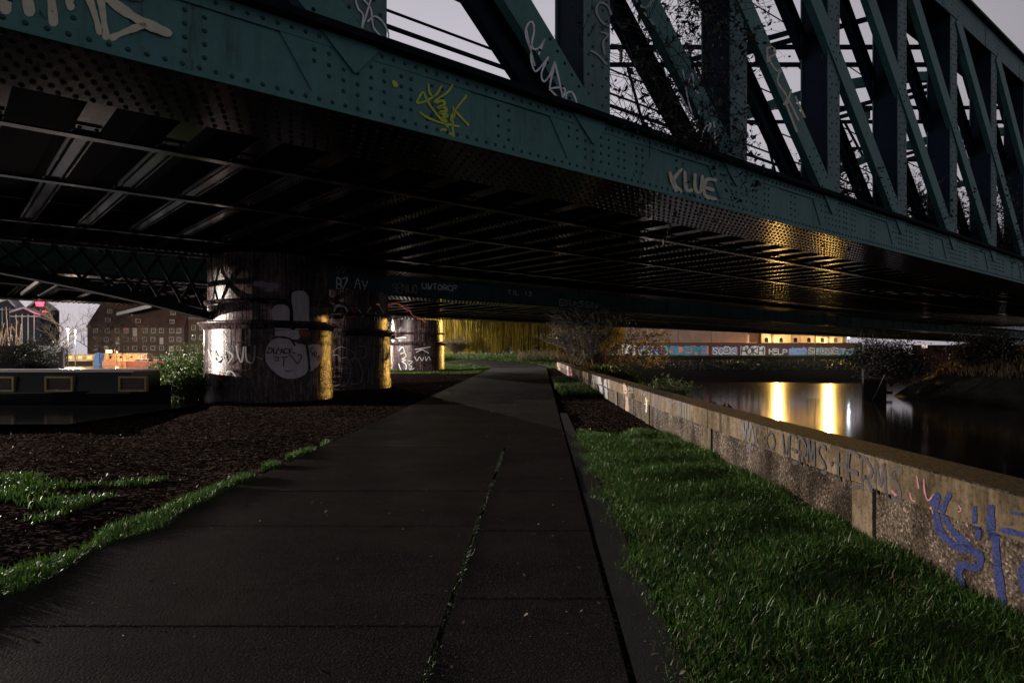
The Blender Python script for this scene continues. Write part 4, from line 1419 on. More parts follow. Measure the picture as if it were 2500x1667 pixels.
# ================================================================== lattice arches at the piers
def lattice_arch(label, i, L, zs, copy_braces):
    cx_, cy_, r = PIERS[i]
    t = thing('lattice_arch', label, 'arch', (cx_, cy_, 0), BR, 'iron lattice arches springing from the piers')
    ztop = (ZB if i == 0 else Z2) - 0.02

    def zr(s):
        return zs + (ztop - 0.26 - zs) * (1 - (1 - min(s / L, 1)) ** 2.0)
    S = np.linspace(r - 0.1, L, 22)
    b = MB()
    for a, c in zip(S, S[1:]):
        b.beam((-a, 0, zr(a - r)), (-c, 0, zr(c - r)), 0.42, 0.05)
        b.beam((-a, 0, zr(a - r) + 0.12), (-c, 0, zr(c - r) + 0.12), 0.05, 0.2)
    b.build('arch_rib', M['arch_iron'], t)
    b = MB()
    b.beam((-r + 0.1, 0, ztop - 0.06), (-L, 0, ztop - 0.06), 0.34, 0.06)
    b.build('top_bar', M['arch_iron'], t)
    b = MB()
    st = 0.75
    s = r
    while s < L - st:
        h0, h1 = zr(s - r) + 0.15, zr(s + st - r) + 0.15
        if ztop - max(h0, h1) > 0.12:
            b.beam((-s, -0.05, h0), (-s - st, -0.05, ztop - 0.1), 0.025, 0.08)
            b.beam((-s, 0.05, ztop - 0.1), (-s - st, 0.05, h1), 0.025, 0.08)
        s += st * 0.8
    b.build('lattice', M['arch_iron'], t)
    if copy_braces:
        for s in (3.0, 5.6, 9.5):
            b = MB()
            z = zr(s - r)
            for o_ in (-0.22, 0.22):
                b.beam((-s + o_, 0.2, z + 0.05), (-s + o_, 5.0, z + 0.05), 0.07, 0.10)
            for q in np.arange(0.4, 4.6, 0.6):
                b.beam((-s - 0.22, q, z + 0.05), (-s + 0.22, q + 0.5, z + 0.05), 0.04, 0.05)
            b.build('cross_brace', M['arch_iron'], t)
    return t


lattice_arch('long black lattice arch springing left from the mural pier', 0, 13.0, 2.75, True)
lattice_arch('black lattice arch meeting the middle iron pier', 1, 11.0, 2.75, False)
lattice_arch('bright backlit lattice arch meeting the farthest iron pier', 2, 9.0, 2.85, False)

# red cable slung between the middle and far piers
b = MB()
cab = crop(920, 660, 4.9, [[(0, 405), (110, 420), (230, 400), (290, 420), (352, 470), (395, 480), (430, 540), (530, 580), (585, 625)]])[0]
n_ = len(cab)
b.tube([at(x, y, 25.0 + 19.5 * i / (n_ - 1)) for i, (x, y) in enumerate(smooth_line(cab, 4)) for n_ in [len(smooth_line(cab, 4))]], 0.016, 6)
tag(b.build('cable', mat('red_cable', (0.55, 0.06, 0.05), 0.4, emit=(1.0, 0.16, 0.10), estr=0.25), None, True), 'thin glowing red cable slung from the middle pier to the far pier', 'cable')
# ================================================================== RIVER WALL
WS = [-4, 2, 8, 13, 20, 25, 36, 46]
WXs = [2.92, 2.90, 2.88, 2.77, 2.83, 2.86, 2.95, 3.02]
WZs = [0.80, 0.82, 0.84, 0.914, 0.985, 1.04, 1.20, 1.36]
def wx(y): return float(np.interp(y, WS, WXs))
def wz(y): return float(np.interp(y, WS, WZs))


wt = thing('river_wall', 'long low concrete wall with aggregate panels and tags beside the path', 'wall')
TH = 0.38
pil = [1.4, 5.62, 9.9, 14.0, 18.4, 22.8, 27.2, 31.6, 36.0, 40.4, 45.6]


def strip(b, y0, y1, z0f, z1f, x0, x1, n=8):
    """Length of wall between y0 and y1, from x0 to x1 behind the face line."""
    ys_ = np.linspace(y0, y1, n)
    for a, c in zip(ys_, ys_[1:]):
        P_ = []
        for y in (a, c):
            P_ += [(wx(y) + x0, y, z0f(y)), (wx(y) + x1, y, z0f(y)), (wx(y) + x1, y, z1f(y)), (wx(y) + x0, y, z1f(y))]
        f = [(0, 3, 7, 4), (3, 2, 6, 7), (1, 5, 6, 2)]
        if a == ys_[0]: f.append((0, 1, 2, 3))
        if c == ys_[-1]: f.append((4, 7, 6, 5))
        b.add(P_, f)


gl = lambda y: float(gz(wx(y) - 0.1, y)) - 0.25
# top beam and coping, cast in lengths with open joints
cuts = [-4, 1.4, 3.5, 5.62, 7.7, 9.9, 12, 14.0, 16.2, 18.4, 20.6, 22.8, 25, 27.2, 31.6, 36, 40.4, 46]
b = MB(); c_ = MB()
for a, d in zip(cuts, cuts[1:]):
    off = random.uniform(-0.006, 0.006)
    strip(b, a + 0.006, d - 0.006, lambda y: wz(y) - 0.27, lambda y: wz(y) - 0.012, off, TH - 0.02, 4)
    strip(c_, a + 0.006, d - 0.006, lambda y: wz(y) - 0.012, lambda y: wz(y), -0.012 + off, TH, 4)
b.build('top_beam', M['concrete'], wt)
c_.build('coping', M['coping'], wt)
b = MB(); strip(b, -4, 46, gl, lambda y: wz(y) - 0.2, 0.06, TH - 0.04, 40)
b.build('wall_core', M['concrete'], wt)
for a, d in zip([-3] + pil, pil):
    b = MB()
    strip(b, a + 0.17, d - 0.17, gl, lambda y: wz(y) - 0.275, 0.018, 0.06, 6)
    b.build('panel', M['aggregate'], wt)
for p in pil:
    b = MB()
    strip(b, p - 0.16, p + 0.16, gl, lambda y: wz(y) - 0.272, -0.008, 0.06, 2)
    b.build('pilaster', M['concrete'], wt)

# tags on the wall face
def sink(p):
    """Paint follows the recess of the panels below the top beam."""
    d = min(abs(p.y - q) for q in pil)
    x = wx(p.y) - 0.010
    if p.z < wz(p.y) - 0.273:
        x = wx(p.y) + (0.014 if d > 0.17 else -0.012)
    return Vector((x, p.y, p.z))


def wface(x, y):
    """Ray from the survey onto the wall's face (the face bends a little along its length)."""
    fn = on_plane((2.86, 0, 0), (1, 0, 0))
    p = fn(x, y)
    for _ in range(6):
        X = wx(p.y) - 0.010
        p = on_plane((X, 0, 0), (1, 0, 0))(x, y)
    return sink(p)


def wgraf(lines, width, m, label, curve=True):
    b = MB(); strokes(b, lines, width, wface, None, curve)
    return b.build('graffiti', m, wt, label=label)


WC = lambda L: crop(1660, 1000, 2.351, L)
wgraf(WC([([(1475, 490), (1452, 600), (1475, 700), (1560, 780), (1670, 812), (1702, 865), (1680, 905), (1600, 890), (1578, 940), (1618, 1050), (1700, 1120), (1800, 1140)], 44),
          ([(1545, 490), (1500, 600), (1550, 700), (1640, 785)], 36), ([(1785, 560), (1785, 690), (1800, 900), (1832, 1140)], 46), ([(1692, 560), (1690, 735)], 26),
          ([(1850, 690), (1920, 705), (1985, 722)], 34), ([(1985, 840), (1940, 920), (1945, 1000), (1985, 1080)], 42), ([(1900, 590), (1960, 600)], 18)]), 18, M['blue_paint'], 'big blue spray letters')


def wtext(txt, y0, y1, z, ch, width, m, label, slant=0.0):
    """Lettering along the wall from depth y0 (left) to y1 (right)."""
    cw = (y0 - y1) / len(txt)
    b = MB()
    strokes(b, text_lines(txt, 0, z, cw, ch, 0.22, slant), width, lambda s, zz: sink(Vector((0, y0 - s, zz))), None)
    return b.build('graffiti', m, wt, label=label)


M['wall_black'] = mat('faded_black_spray', (0.035, 0.030, 0.032), 0.6, (0.06, 0.05, 0.05), 20)
wtext('VERMS.HERMS', 7.25, 5.0, 0.53, 0.26, 0.036, M['wall_black'], 'faded black capital letters')
wtext('LEO', 8.3, 7.4, 0.60, 0.19, 0.026, M['wall_black'], 'faint dark letters')
wtext('YOKS', 12.7, 11.2, 0.69, 0.18, 0.022, M['wall_black'], 'thin dark letters')
wgraf(WC([([(355, 130), (360, 70), (372, 165), (382, 60), (395, 170), (405, 80), (425, 180)], 9), ([(368, 180), (420, 195)], 6), ([(372, 220), (390, 190), (400, 230), (412, 190)], 6), ([(385, 190), (392, 280)], 6), ([(435, 130), (438, 180)], 6)]), 3, M['wall_black'], 'scribbled black zigzag')
wgraf(WC([([(1215, 465), (1240, 490)], 12), ([(1320, 480), (1330, 515), (1350, 525)], 9), ([(1400, 400), (1405, 470), (1425, 520), (1455, 485)], 9), ([(1360, 380), (1370, 450)], 8), ([(1600, 550), (1615, 575), (1600, 585)], 7), ([(1440, 560), (1435, 590)], 16), ([(1620, 640), (1630, 670)], 6)]), 4, M['pink_paint'], 'pink and lilac flecks')
W6 = lambda L: crop(1300, 720, 4.9, L)
wgraf(W6([([(1310, 1150), (1330, 1200), (1350, 1150), (1340, 1220)], 8), ([(1370, 1180), (1365, 1220)], 7), ([(1150, 1110), (1200, 1130), (1160, 1160), (1210, 1165)], 9), ([(1140, 1140), (1180, 1110), (1195, 1160)], 8)]), 2, M['wall_black'], 'small black squiggles')
wgraf(W6([([(1355, 1230), (1365, 1300), (1360, 1400)], 14), ([(1325, 1300), (1345, 1310)], 7), ([(1365, 1260), (1385, 1265)], 6)]), 3, M['cream'], 'pale dripping mark')
wgraf(W6([([(800, 990), (810, 1100), (812, 1180)], 40), ([(870, 1020), (872, 1130), (875, 1240)], 34)]), 6, M['purplegrey'], 'blue grey paint patches')
wgraf(W6([([(420, 860), (425, 960)], 26), ([(460, 890), (462, 960)], 20)]), 5, M['pink_paint'], 'dull pink patches')
wgraf(W6([([(300, 820), (312, 870), (318, 890)], 22), ([(1095, 1070), (1115, 1180), (1120, 1380)], 38)]), 5, mat('rust_stain_paint', (0.30, 0.13, 0.03), 0.6, (0.2, 0.09, 0.02), 8), 'orange stains')

# damp and rust runs on the far lengths of the wall
M['rust_run'] = mat('rust_brown_run', (.14, .065, .018), .65, (.07, .035, .014), 9, stretch=(2, 2, .3))
M['dark_run'] = mat('dark_damp_run', (.035, .030, .022), .6, (.07, .058, .042), 9, stretch=(2, 2, .3))
M['green_run'] = mat('mossy_green_run', (.05, .052, .026), .7, (.085, .08, .04), 9, stretch=(2, 2, .3))
for k, (ya, yb, mm, lb) in enumerate(((19.6, 20.6, 'rust_run', 'rusty brown run'), (16.4, 17.1, 'rust_run', 'orange brown run'), (13.0, 13.35, 'dark_run', 'dark damp run'), (22.0, 24.0, 'green_run', 'mossy run'),
                                     (26.2, 26.9, 'dark_run', 'dark damp run'), (29.5, 30.6, 'rust_run', 'rusty brown run'), (34, 35.5, 'green_run', 'mossy run'), (38.5, 39.5, 'dark_run', 'dark damp run'), (10.9, 11.5, 'green_run', 'mossy run'), (42, 43.5, 'rust_run', 'rusty brown run'))):
    b = MB()
    n_ = 7
    for q in range(n_):
        y = ya + (yb - ya) * q / (n_ - 1) + random.uniform(-.05, .05)
        w = (yb - ya) / n_ * random.uniform(.6, 1.3)
        zt = wz(y) - .004
        zb_ = max(gl(y) + .28, zt - random.uniform(.25, .62))
        zs_ = [zt, wz(y) - .268, wz(y) - .278, zb_] if zb_ < wz(y) - .3 else [zt, zb_]
        v = []
        for j, z in enumerate(zs_):
            for s in (-1, 1):
                p = sink(Vector((0, y + s * w / 2 * (1 - .35 * j / len(zs_)), z)))
                v.append((p.x + .004, p.y, p.z))
        b.add(v, [(2 * j, 2 * j + 1, 2 * j + 3, 2 * j + 2) for j in range(len(zs_) - 1)])
    b.build('stain', M[mm], wt, label=lb)
# ================================================================== LAMPS THAT LIGHT THE SCENE
WHITE, SODIUM, COOL = (1.0, 0.90, 0.80), (1.0, 0.54, 0.11), (0.80, 0.90, 1.0)
def gb(x, y): return (x, y, float(gz(x, y)))


street_lamp('white street lamp standing behind the iron piers by the canal', gb(-24.0, 75), 4.6, 75000, (1.0, 0.88, 0.78), 40, shade=1.2)
street_lamp('low white lamp on the towpath off beyond the gravel', (-28.8, 17.2, 0.2), 3.35, 54000, (1.0, 0.86, 0.76), 40, shade=1.3)
street_lamp('short white lamp hidden behind the middle pier', (-12.3, 43.5, 0.5), 3.2, 1700, (1.0, 0.90, 0.86), 30, shade=0.7)
p = at(165, 855, 96)
street_lamp('cool white street lamp shining beside the mill', (p.x, p.y, 0.6), 1.6 + 63 / F * 96 - 0.1, 26000, COOL, 130, head=0.13, group=None)
p = at(184, 855, 97)
street_lamp('orange street lamp shining beside the mill', (p.x, p.y, 0.6), 1.6 + 63 / F * 97 - 0.4, 60000, (1.0, 0.60, 0.22), 130, head=0.13)

# ================================================================== FAR BANK, RIGHT
YW = 110.0
M['dark_brick'] = mat('dark_red_brick', (0.075, 0.035, 0.03), 0.8, (0.11, 0.05, 0.04), 3, bump=0.3, bscale=10)


def brick_mat(name, c1, c2, mort, sc):
    m = mat(name, c1, 0.85)
    n, l = m.node_tree.nodes, m.node_tree.links
    b = n['Principled BSDF']
    t = [x for x in n if x.type == 'TEX_COORD'][0]
    mp_ = n.new('ShaderNodeMapping'); mp_.inputs['Rotation'].default_value = (R(90), 0, 0)
    l.new(t.outputs['Object'], mp_.inputs[0])
    br_ = n.new('ShaderNodeTexBrick'); br_.inputs['Scale'].default_value = sc
    br_.inputs['Color1'].default_value = (*c1, 1); br_.inputs['Color2'].default_value = (*c2, 1); br_.inputs['Mortar'].default_value = (*mort, 1)
    br_.inputs['Mortar Size'].default_value = 0.02
    l.new(mp_.outputs[0], br_.inputs['Vector'])
    nt = n.new('ShaderNodeTexNoise'); nt.inputs['Scale'].default_value = 0.5; nt.inputs['Detail'].default_value = 5
    l.new(t.outputs['Object'], nt.inputs['Vector'])
    mx = n.new('ShaderNodeMix'); mx.data_type = 'RGBA'; mx.blend_type = 'MULTIPLY'; mx.inputs['Factor'].default_value = 0.6
    l.new(br_.outputs[0], mx.inputs['A']); l.new(nt.outputs[0], mx.inputs['B'])
    l.new(mx.outputs['Result'], b.inputs['Base Color'])
    return m


M['brick'] = brick_mat('pink_brown_brick', (0.30, 0.20, 0.16), (0.38, 0.27, 0.21), (0.30, 0.27, 0.23), 2.2)
M['yellow_brick'] = brick_mat('pale_stock_brick', (0.40, 0.33, 0.22), (0.48, 0.40, 0.28), (0.42, 0.38, 0.30), 2.2)
M['mill_brick'] = brick_mat('brown_mill_brick', (0.10, 0.075, 0.06), (0.14, 0.10, 0.08), (0.12, 0.10, 0.09), 1.5)
gw = thing('graffiti_wall', 'low riverside brick wall covered in colourful painted lettering', 'wall', (0, YW, 0))
x0, x1 = at(1400, 0, YW).x, at(2105, 0, YW).x
zb, zt_ = at(0, 868, YW).z, at(0, 838, YW).z
b = MB(); b.box(x0, x1, 0, 0.4, zb - 2.5, zt_)
b.build('wall', M['dark_brick'], gw)
b = MB(); b.box(x0, x1, -0.05, 0.45, zt_, zt_ + 0.08)
b.build('coping', M['coping'], gw)


def gpaint(name, c, c2=None):
    return mat(name, c, 0.6, c2, 1.2) if c2 else mat(name, c, 0.6)


PIECES = [  # photo x0, x1, top y, text, ground colour, letter colour, edge colour
    (1412, 1495, 843, 'KESY', (.62, .62, .68), (.10, .12, .35), None), (1495, 1552, 841, 'WILS', (.62, .62, .68), (.05, .05, .06), None),
    (1560, 1632, 846, 'GOMB', (.10, .45, .42), (.05, .12, .55), (.6, .62, .7)), (1634, 1730, 845, 'SLEME', (.55, .24, .20), (.06, .40, .46), (.05, .10, .45)),
    (1738, 1800, 847, 'SOEK', (.32, .36, .62), (.70, .70, .76), (.05, .06, .12)), (1808, 1868, 846, 'HOKH', (.58, .58, .58), (.04, .04, .05), None),
    (1876, 1925, 850, 'HELP', (.06, .05, .06), (.62, .62, .64), None), (1926, 1970, 849, 'MOK', (.20, .30, .58), (.30, .45, .70), None),
    (1972, 2050, 848, 'SLUNG', (.34, .44, .48), (.55, .56, .50), (.06, .08, .10)), (2050, 2100, 850, 'TOK', (.12, .30, .40), (.6, .6, .62), None)]
for i, (xa, xb, yt, tx, cg, cl, ce) in enumerate(PIECES):
    b = MB()
    fn = on_plane((0, YW - 0.02, 0), (0, 1, 0)); inv = Matrix.Translation((0, -YW, 0))
    n_ = 14
    top = [(xa + (xb - xa) * k / n_, yt + random.uniform(-2.2, 2.2)) for k in range(n_ + 1)]
    vs, fs = [], []
    for x, y in top:
        vs += [inv @ fn(x, y), inv @ fn(x, 866.5)]
    b.add(vs, [(2 * k, 2 * k + 2, 2 * k + 3, 2 * k + 1) for k in range(n_)])
    o = b.build('painted_lettering', gpaint('paint_ground_%s' % tx.lower(), cg, tuple(min(1, q * 1.3) for q in cg)), gw)
    h = 866 - yt - 4
    L_ = text_lines(tx, xa + 2, 864, (xb - xa - 4) / len(tx), -h, 0.2)
    fn2 = on_plane((0, YW - 0.032, 0), (0, 1, 0)); fn3 = on_plane((0, YW - 0.044, 0), (0, 1, 0))
    b = MB()
    if ce:
        strokes(b, L_, 6.2, fn2, inv); b.build('letter_edge', gpaint('paint_edge_%s' % tx.lower(), ce), o)
        b = MB()
    strokes(b, L_, 3.2 if ce else 2.6, fn3, inv); b.build('letters', gpaint('paint_letters_%s' % tx.lower(), cl), o)

for i_, (x, lb) in enumerate(((19.5, 'added lamp post on the far bank lighting the blue and pink lettering'), (44.0, 'added lamp post on the far bank lighting the grey lettering'))):
    street_lamp(lb, (x, 99.0, float(gz(x, 99))), 9.5, 5200, (1.0, 0.90, 0.82), 8, 0.2, group='added lamp posts on the far bank')  # both lamps added to brighten the painted lettering
# brick warehouse
wh = thing('warehouse', 'plain pinkish brick warehouse wall rising behind the painted river wall', 'building', (0, 114, 0))
x0, x1 = at(1422, 0, 114).x, at(1822, 0, 114).x
b = MB(); b.box(x0, x1, 0, 14, 0, 11.5)
b.box(x0, x1, -0.06, 0, at(0, 818, 114).z, at(0, 816, 114).z)
for k in range(6):
    xx = x0 + (x1 - x0) * k / 5
    b.box(xx - 0.3, xx + 0.3, -0.12, -0.061, 0, 11.3)
b.build('wall', M['brick'], wh)
b = MB()
xa = at(1826, 0, 114).x
b.box(xa - 0.08, xa + 0.08, -0.35, -0.19, 2.0, at(0, 818, 114).z)
b.box(xa - 0.5, xa + 1.4, -0.3, -0.2, at(0, 838, 114).z, at(0, 836, 114).z)
b.build('downpipe', mat('white_pipe', (.5, .48, .45), 0.5), wh)

# floodlit building
fl = thing('floodlit_building', 'pale brick building with small arched windows glowing under yellow floodlights', 'building', (0, 117, 0))
X = lambda px: at(px, 0, 117).x
Zp = lambda py: at(0, py, 117).z
b = MB(); b.box(X(1858), X(2066), 0, 10, 0, 12.0); b.build('wall', M['yellow_brick'], fl)
b = MB(); b.box(X(1824), X(1856), 0.6, 9, 0, 9.5); b.build('link_wall', M['mill_brick'], fl)
for px in (1860, 1886, 1928, 1958, 1992, 2022, 2055):
    b = MB(); b.box(X(px) - 0.13, X(px) + 0.13, -0.22, 0, 0, 11.8)
    b.build('pilaster', M['mill_brick' if px in (1886, 2022) else 'yellow_brick'], fl)
M['glass_dark'] = mat('dark_window_glass', (0.01, 0.01, 0.012), 0.15, spec=0.6)
M['white_frame'] = mat('white_window_paint', (0.36, 0.35, 0.34), 0.5)
for px in (1871, 1907, 1942, 1975, 2008, 2040):
    w, z0, z1 = 0.30, Zp(836), Zp(827)
    arch = [(-w, z0), (w, z0), (w, z1)] + [(w * math.cos(a), z1 + 0.2 * math.sin(a)) for a in np.linspace(0.3, 2.84, 6)] + [(-w, z1)]
    b = MB(); b.prism(arch, -0.03, 0.02, lambda x, z, t: (X(px) + x, t, z)); o = b.build('window', M['glass_dark'], fl)
    b = MB(); b.box(X(px) - 0.42, X(px) + 0.42, -0.14, -0.031, z0 - 0.14, z0); b.build('sill', M['white_frame'], o)
for px, py in ((1897, 812), (2020, 817)):
    c = at(px, py, 116.0)
    b = MB(); b.box(c.x - 0.28, c.x + 0.28, -1.1, -0.65, c.z - 0.14, c.z + 0.12)
    b.beam((c.x, -0.66, c.z), (c.x, 0, c.z + 0.25), 0.06, 0.06)
    b.box(c.x - 0.9, c.x + 0.9, -3.2, -0.66, c.z + 0.121, c.z + 0.15)  # visor plate added to keep the beam off the overhead steel
    o = b.build('floodlight', M['lamp_metal'], fl)
    b = MB(); b.box(c.x - 0.25, c.x + 0.25, -1.13, -1.101, c.z - 0.12, c.z + 0.1)
    b.build('lit_lens', emis('floodlight_lens', (1.0, 0.66, 0.22), 150), o)
    lamp_light('floodlight_beam', (c.x, 115.6, c.z - 0.2), 95000, SODIUM, 0.10, fl, spot=150, aim=(c.x - 14, 40, 1.0), blend=0.5)
    lamp_light('floodlight_glow', (c.x, 115.75, c.z + 0.05), 2600, (1.0, 0.74, 0.36), 0.2, fl)
# small cool lamp and mooring lights at the end of the painted wall
p = at(2072, 826, 118)
street_lamp('cool bluish white lamp at the corner of the floodlit building', (p.x, p.y, 1.8), p.z - 1.6, 250, (0.7, 0.9, 1.0), 8, 0.2)
for px in (1985, 2001, 2017, 2031, 2045, 2057):
    c = at(px, 872.5, 108)
    b = MB(); b.box(c.x - 0.28, c.x + 0.28, 107.7, 108.0, c.z - 0.16, c.z + 0.05)
    b.box(c.x - 0.05, c.x + 0.05, 107.8, 107.9, c.z - 1.2, c.z - 0.161)
    tag(b.build('mooring_bollard', M['white_frame']), 'small white topped mooring post at the foot of the painted wall', 'mooring post', 'white mooring posts below the painted wall')

# right bank: timber fender, wall, leaning pole
M['timber'] = mat('dark_wet_timber', (0.020, 0.018, 0.015), 0.7, (0.045, 0.038, 0.030), 6, bump=0.6, bscale=16, stretch=(3, 3, 0.3))
ft = thing('timber_fender', 'dark timber pile fender standing at the edge of the river', 'fender', (28.3, 55, -2.4))
for k in range(7):
    b = MB(); xx, yy_ = 0.30 * k, random.uniform(-0.1, 0.1) + 0.06 * k
    h = 3.3 - random.uniform(0, 0.35)
    b.box(xx, xx + 0.26, yy_, yy_ + 0.3, 0, h); b.build('pile', M['timber'], ft)
b = MB(); b.box(-0.1, 2.2, -0.28, -0.13, 2.3, 2.55); b.box(-0.1, 2.2, -0.28, -0.13, 1.1, 1.35); b.build('waling', M['timber'], ft)
b = MB(); p0, p1 = at(2132, 966, 52), at(2160, 915, 52)
b.tube([p0 - Vector((0.15, 0, .5)), p0.lerp(p1, .5) + Vector((0.1, 0, 0)), p1], [0.06, 0.05, 0.04], 8)
tag(b.build('leaning_pole', mat('pale_driftwood', (.16, .13, .10), .7, (.10, .08, .06), 5)), 'pale pole leaning against the timber fender', 'pole')
rw = thing('quay_wall', 'dark stained quay wall with faint graffiti on the far side of the river', 'wall', (0, 74, 0))
b = MB(); b.box(at(2235, 0, 74).x, 75, 0, 0.6, -3.2, at(0, 842, 74).z); b.build('wall', M['dark_brick'], rw)
b = MB()
strokes(b, [[(2308, 845), (2310, 868)], [(2325, 846), (2328, 868)], [(2338, 846), (2334, 866), (2345, 868)], [(2362, 848), (2368, 866)], [(2375, 846), (2372, 868)]], 3, on_plane((0, 73.97, 0), (0, 1, 0)), Matrix.Translation((0, -74, 0)))
b.build('graffiti', M['purplegrey'], rw)
for px, py in ((2258, 846), (2449, 851), (2449, 865)):
    c = at(px, py, 73.4)
    b = MB(); b.box(-0.25, 0.25, -0.06, 0.06, -0.14, 0.14); b.box(-0.3, 0.3, -0.02, 0.1, 0.141, 0.2); b.box(-0.03, 0.03, 0.061, 0.6, -0.03, 0.03)
    o = b.build('bulkhead_lamp', emis('pale_bulkhead', (1.0, 0.75, 0.70), 0.8)); o.location = c
    tag(o, {2258: 'pinkish lamp at the end of the dark quay wall', }.get(px, 'pinkish lamp on the dark quay wall, %s of a pair' % ('upper' if py < 860 else 'lower')), 'lamp')

# ================================================================== LEFT BACKGROUND: mill, sheds, boats
Zm = 150.0
ml = thing('mill', 'big old brown brick mill with tall tiled roof and rows of white windows', 'building', (0, Zm, 0))
xl, xr = at(213, 0, Zm).x, at(449, 0, Zm).x
ze = at(0, 799, Zm).z
b = MB(); b.box(xl, xr, 0, 16, 0, ze); b.build('wall', M['mill_brick'], ml)
M['roof_tile'] = mat('dark_brown_roof_tiles', (0.050, 0.030, 0.024), 0.8, (0.085, 0.048, 0.036), 0.6, bump=0.5, bscale=4, stretch=(1, 1, 4))
zr_, yr_ = ze + 10.5, 6.5
hx = (ze + 10.5 - ze) / (at(0, 737, Zm).z - ze) * (at(225.5, 0, Zm).x - xl)
b = MB()
b.add([(xl - .2, -.3, ze), (xr + .2, -.3, ze), (xr + .2, 16.3, ze), (xl - .2, 16.3, ze), (xl + hx, yr_, zr_), (xr, yr_, zr_), (xr, 9.5, zr_), (xl + hx, 9.5, zr_)],
      [(0, 1, 5, 4), (3, 7, 6, 2), (0, 4, 7, 3), (1, 2, 6, 5), (4, 5, 6, 7), (0, 3, 2, 1)])
b.build('roof', M['roof_tile'], ml)
win0 = None


def window(parent, cx_, cz, w, h, y=-0.02, red=False):
    global win0
    b = MB()
    fw = 0.13
    for a in ((-w, -w + fw, -h, h), (w - fw, w, -h, h), (-w + fw, w - fw, -h, -h + fw), (-w + fw, w - fw, h - fw, h)):
        b.box(cx_ + a[0], cx_ + a[1], y - 0.12, y, cz + a[2], cz + a[3])
    b.box(cx_ - 0.03, cx_ + 0.03, y - 0.06, y, cz - h + fw, cz + h - fw)
    for q in (-0.33, 0.33):
        b.box(cx_ - w + fw, cx_ + w - fw, y - 0.05, y, cz + q * h - 0.025, cz + q * h + 0.025)
    o = b.build('window', M['white_frame'], parent)
    b = MB(); b.box(cx_ - w + fw, cx_ + w - fw, y - 0.03, y - 0.01, cz - h + fw, cz + h - fw)
    b.build('pane', M['red_pane'] if red else M['glass_dark'], o)


M['red_pane'] = mat('red_lit_pane', (0.02, 0.005, 0.005), 0.2, emit=(0.8, 0.05, 0.08), estr=0.15)
Q4 = lambda x, y: (at(x / 4.523, 0, Zm).x, at(0, 680 + y / 4.523, Zm).z)
for y, row in ((575, [1055, 1185, 1295, 1395, 1605, 1695, 1785, 1900, 1978]), (672, [1055, 1175, 1395, 1490, 1600, 1690, 1895, 1978]), (768, [1052, 1295, 1395, 1490, 1600, 1690, 1785, 1975])):
    for x in row:
        X_, Z_ = Q4(x, y)
        window(ml, X_, Z_, 0.50, 0.52, -0.02, (x, y) in ((1395, 575), (1490, 672)))
for x, y, h, w in ((1295, 685, .85, .46), (1490, 590, .9, .46), (1175, 765, .45, .48), (1785, 690, .75, .4), (1895, 775, .6, .5)):
    X_, Z_ = Q4(x, y)
    b = MB(); b.box(X_ - w, X_ + w, -0.14, -0.02, Z_ - h, Z_ + h)
    b.box(X_ - .03, X_ + .03, -0.17, -0.141, Z_ - h, Z_ + h)
    b.build('loading_door', mat('pale_door_paint', (.45, .43, .40), .6), ml)
for x, y in ((1210, 362), (1540, 367), (1910, 380), (1190, 460), (1525, 466), (1900, 476)):
    X_, Z_ = Q4(x, y)
    yy_ = (Z_ - 0.55 - ze) / 10.5 * (yr_ + 0.3) - 0.4
    X_, Z_ = X_ * (Zm + yy_) / Zm, 1.6 + (Z_ - 1.6) * (Zm + yy_) / Zm
    yy_ = (Z_ - 0.55 - ze) / 10.5 * (yr_ + 0.3) - 0.35
    b = MB(); b.box(X_ - .62, X_ + .62, yy_, yy_ + 1.3, Z_ - .55, Z_ + .6); b.build('dormer', M['roof_tile'], ml)
    window(ml, X_, Z_, 0.56, 0.46, yy_ - 0.01)
# neighbour with flat slate roof
nb_ = thing('brick_house', 'smaller dark brick house with slate roof joined to the big mill', 'building', (0, Zm, 0))
b = MB(); b.box(xr + .25, at(640, 0, Zm).x, 1.5, 14, 0, at(0, 780, Zm).z); b.build('wall', M['mill_brick'], nb_)
b = MB(); xe_ = at(640, 0, Zm).x
b.add([(xr + .25, 1.3, at(0, 781, Zm).z), (xe_, 1.3, at(0, 781, Zm).z), (xe_, 4.0, at(0, 752, Zm).z), (xr + .25, 4.0, at(0, 752, Zm).z), (xr + .25, 12, at(0, 752, Zm).z), (xe_, 12, at(0, 752, Zm).z)],
      [(0, 1, 2, 3), (3, 2, 5, 4), (0, 3, 4), (1, 5, 2)])
b.build('roof', mat('blue_grey_slate', (.035, .04, .05), .6, (.055, .06, .075), 1), nb_)
for x, y in ((2105, 540), (2195, 540), (2105, 645), (2195, 648), (2150, 755), (2240, 755)):
    X_, Z_ = Q4(x, y); window(nb_, X_, Z_, 0.48, 0.58, 1.48)
b = MB(); b.box(xr + .4, xe_, 1.0, 1.08, at(0, 780, Zm).z, at(0, 772, Zm).z + .0); b.build('parapet_rail', mat('grey_rail', (.12, .12, .13), .5), nb_)

# glazed gabled sheds
gsx = lambda x: at(x / 4.523, 0, 125).x
gsz = lambda y: at(0, 680 + y / 4.523, 125).z
M['shed_glass'] = mat('blue_black_glazing', (0.010, 0.014, 0.022), 0.12, spec=0.7)
M['pale_metal'] = mat('pale_blue_trim', (0.50, 0.58, 0.66), 0.45)
M['zinc'] = mat('grey_zinc_roof', (0.16, 0.17, 0.19), 0.5, (0.20, 0.21, 0.23), 1)


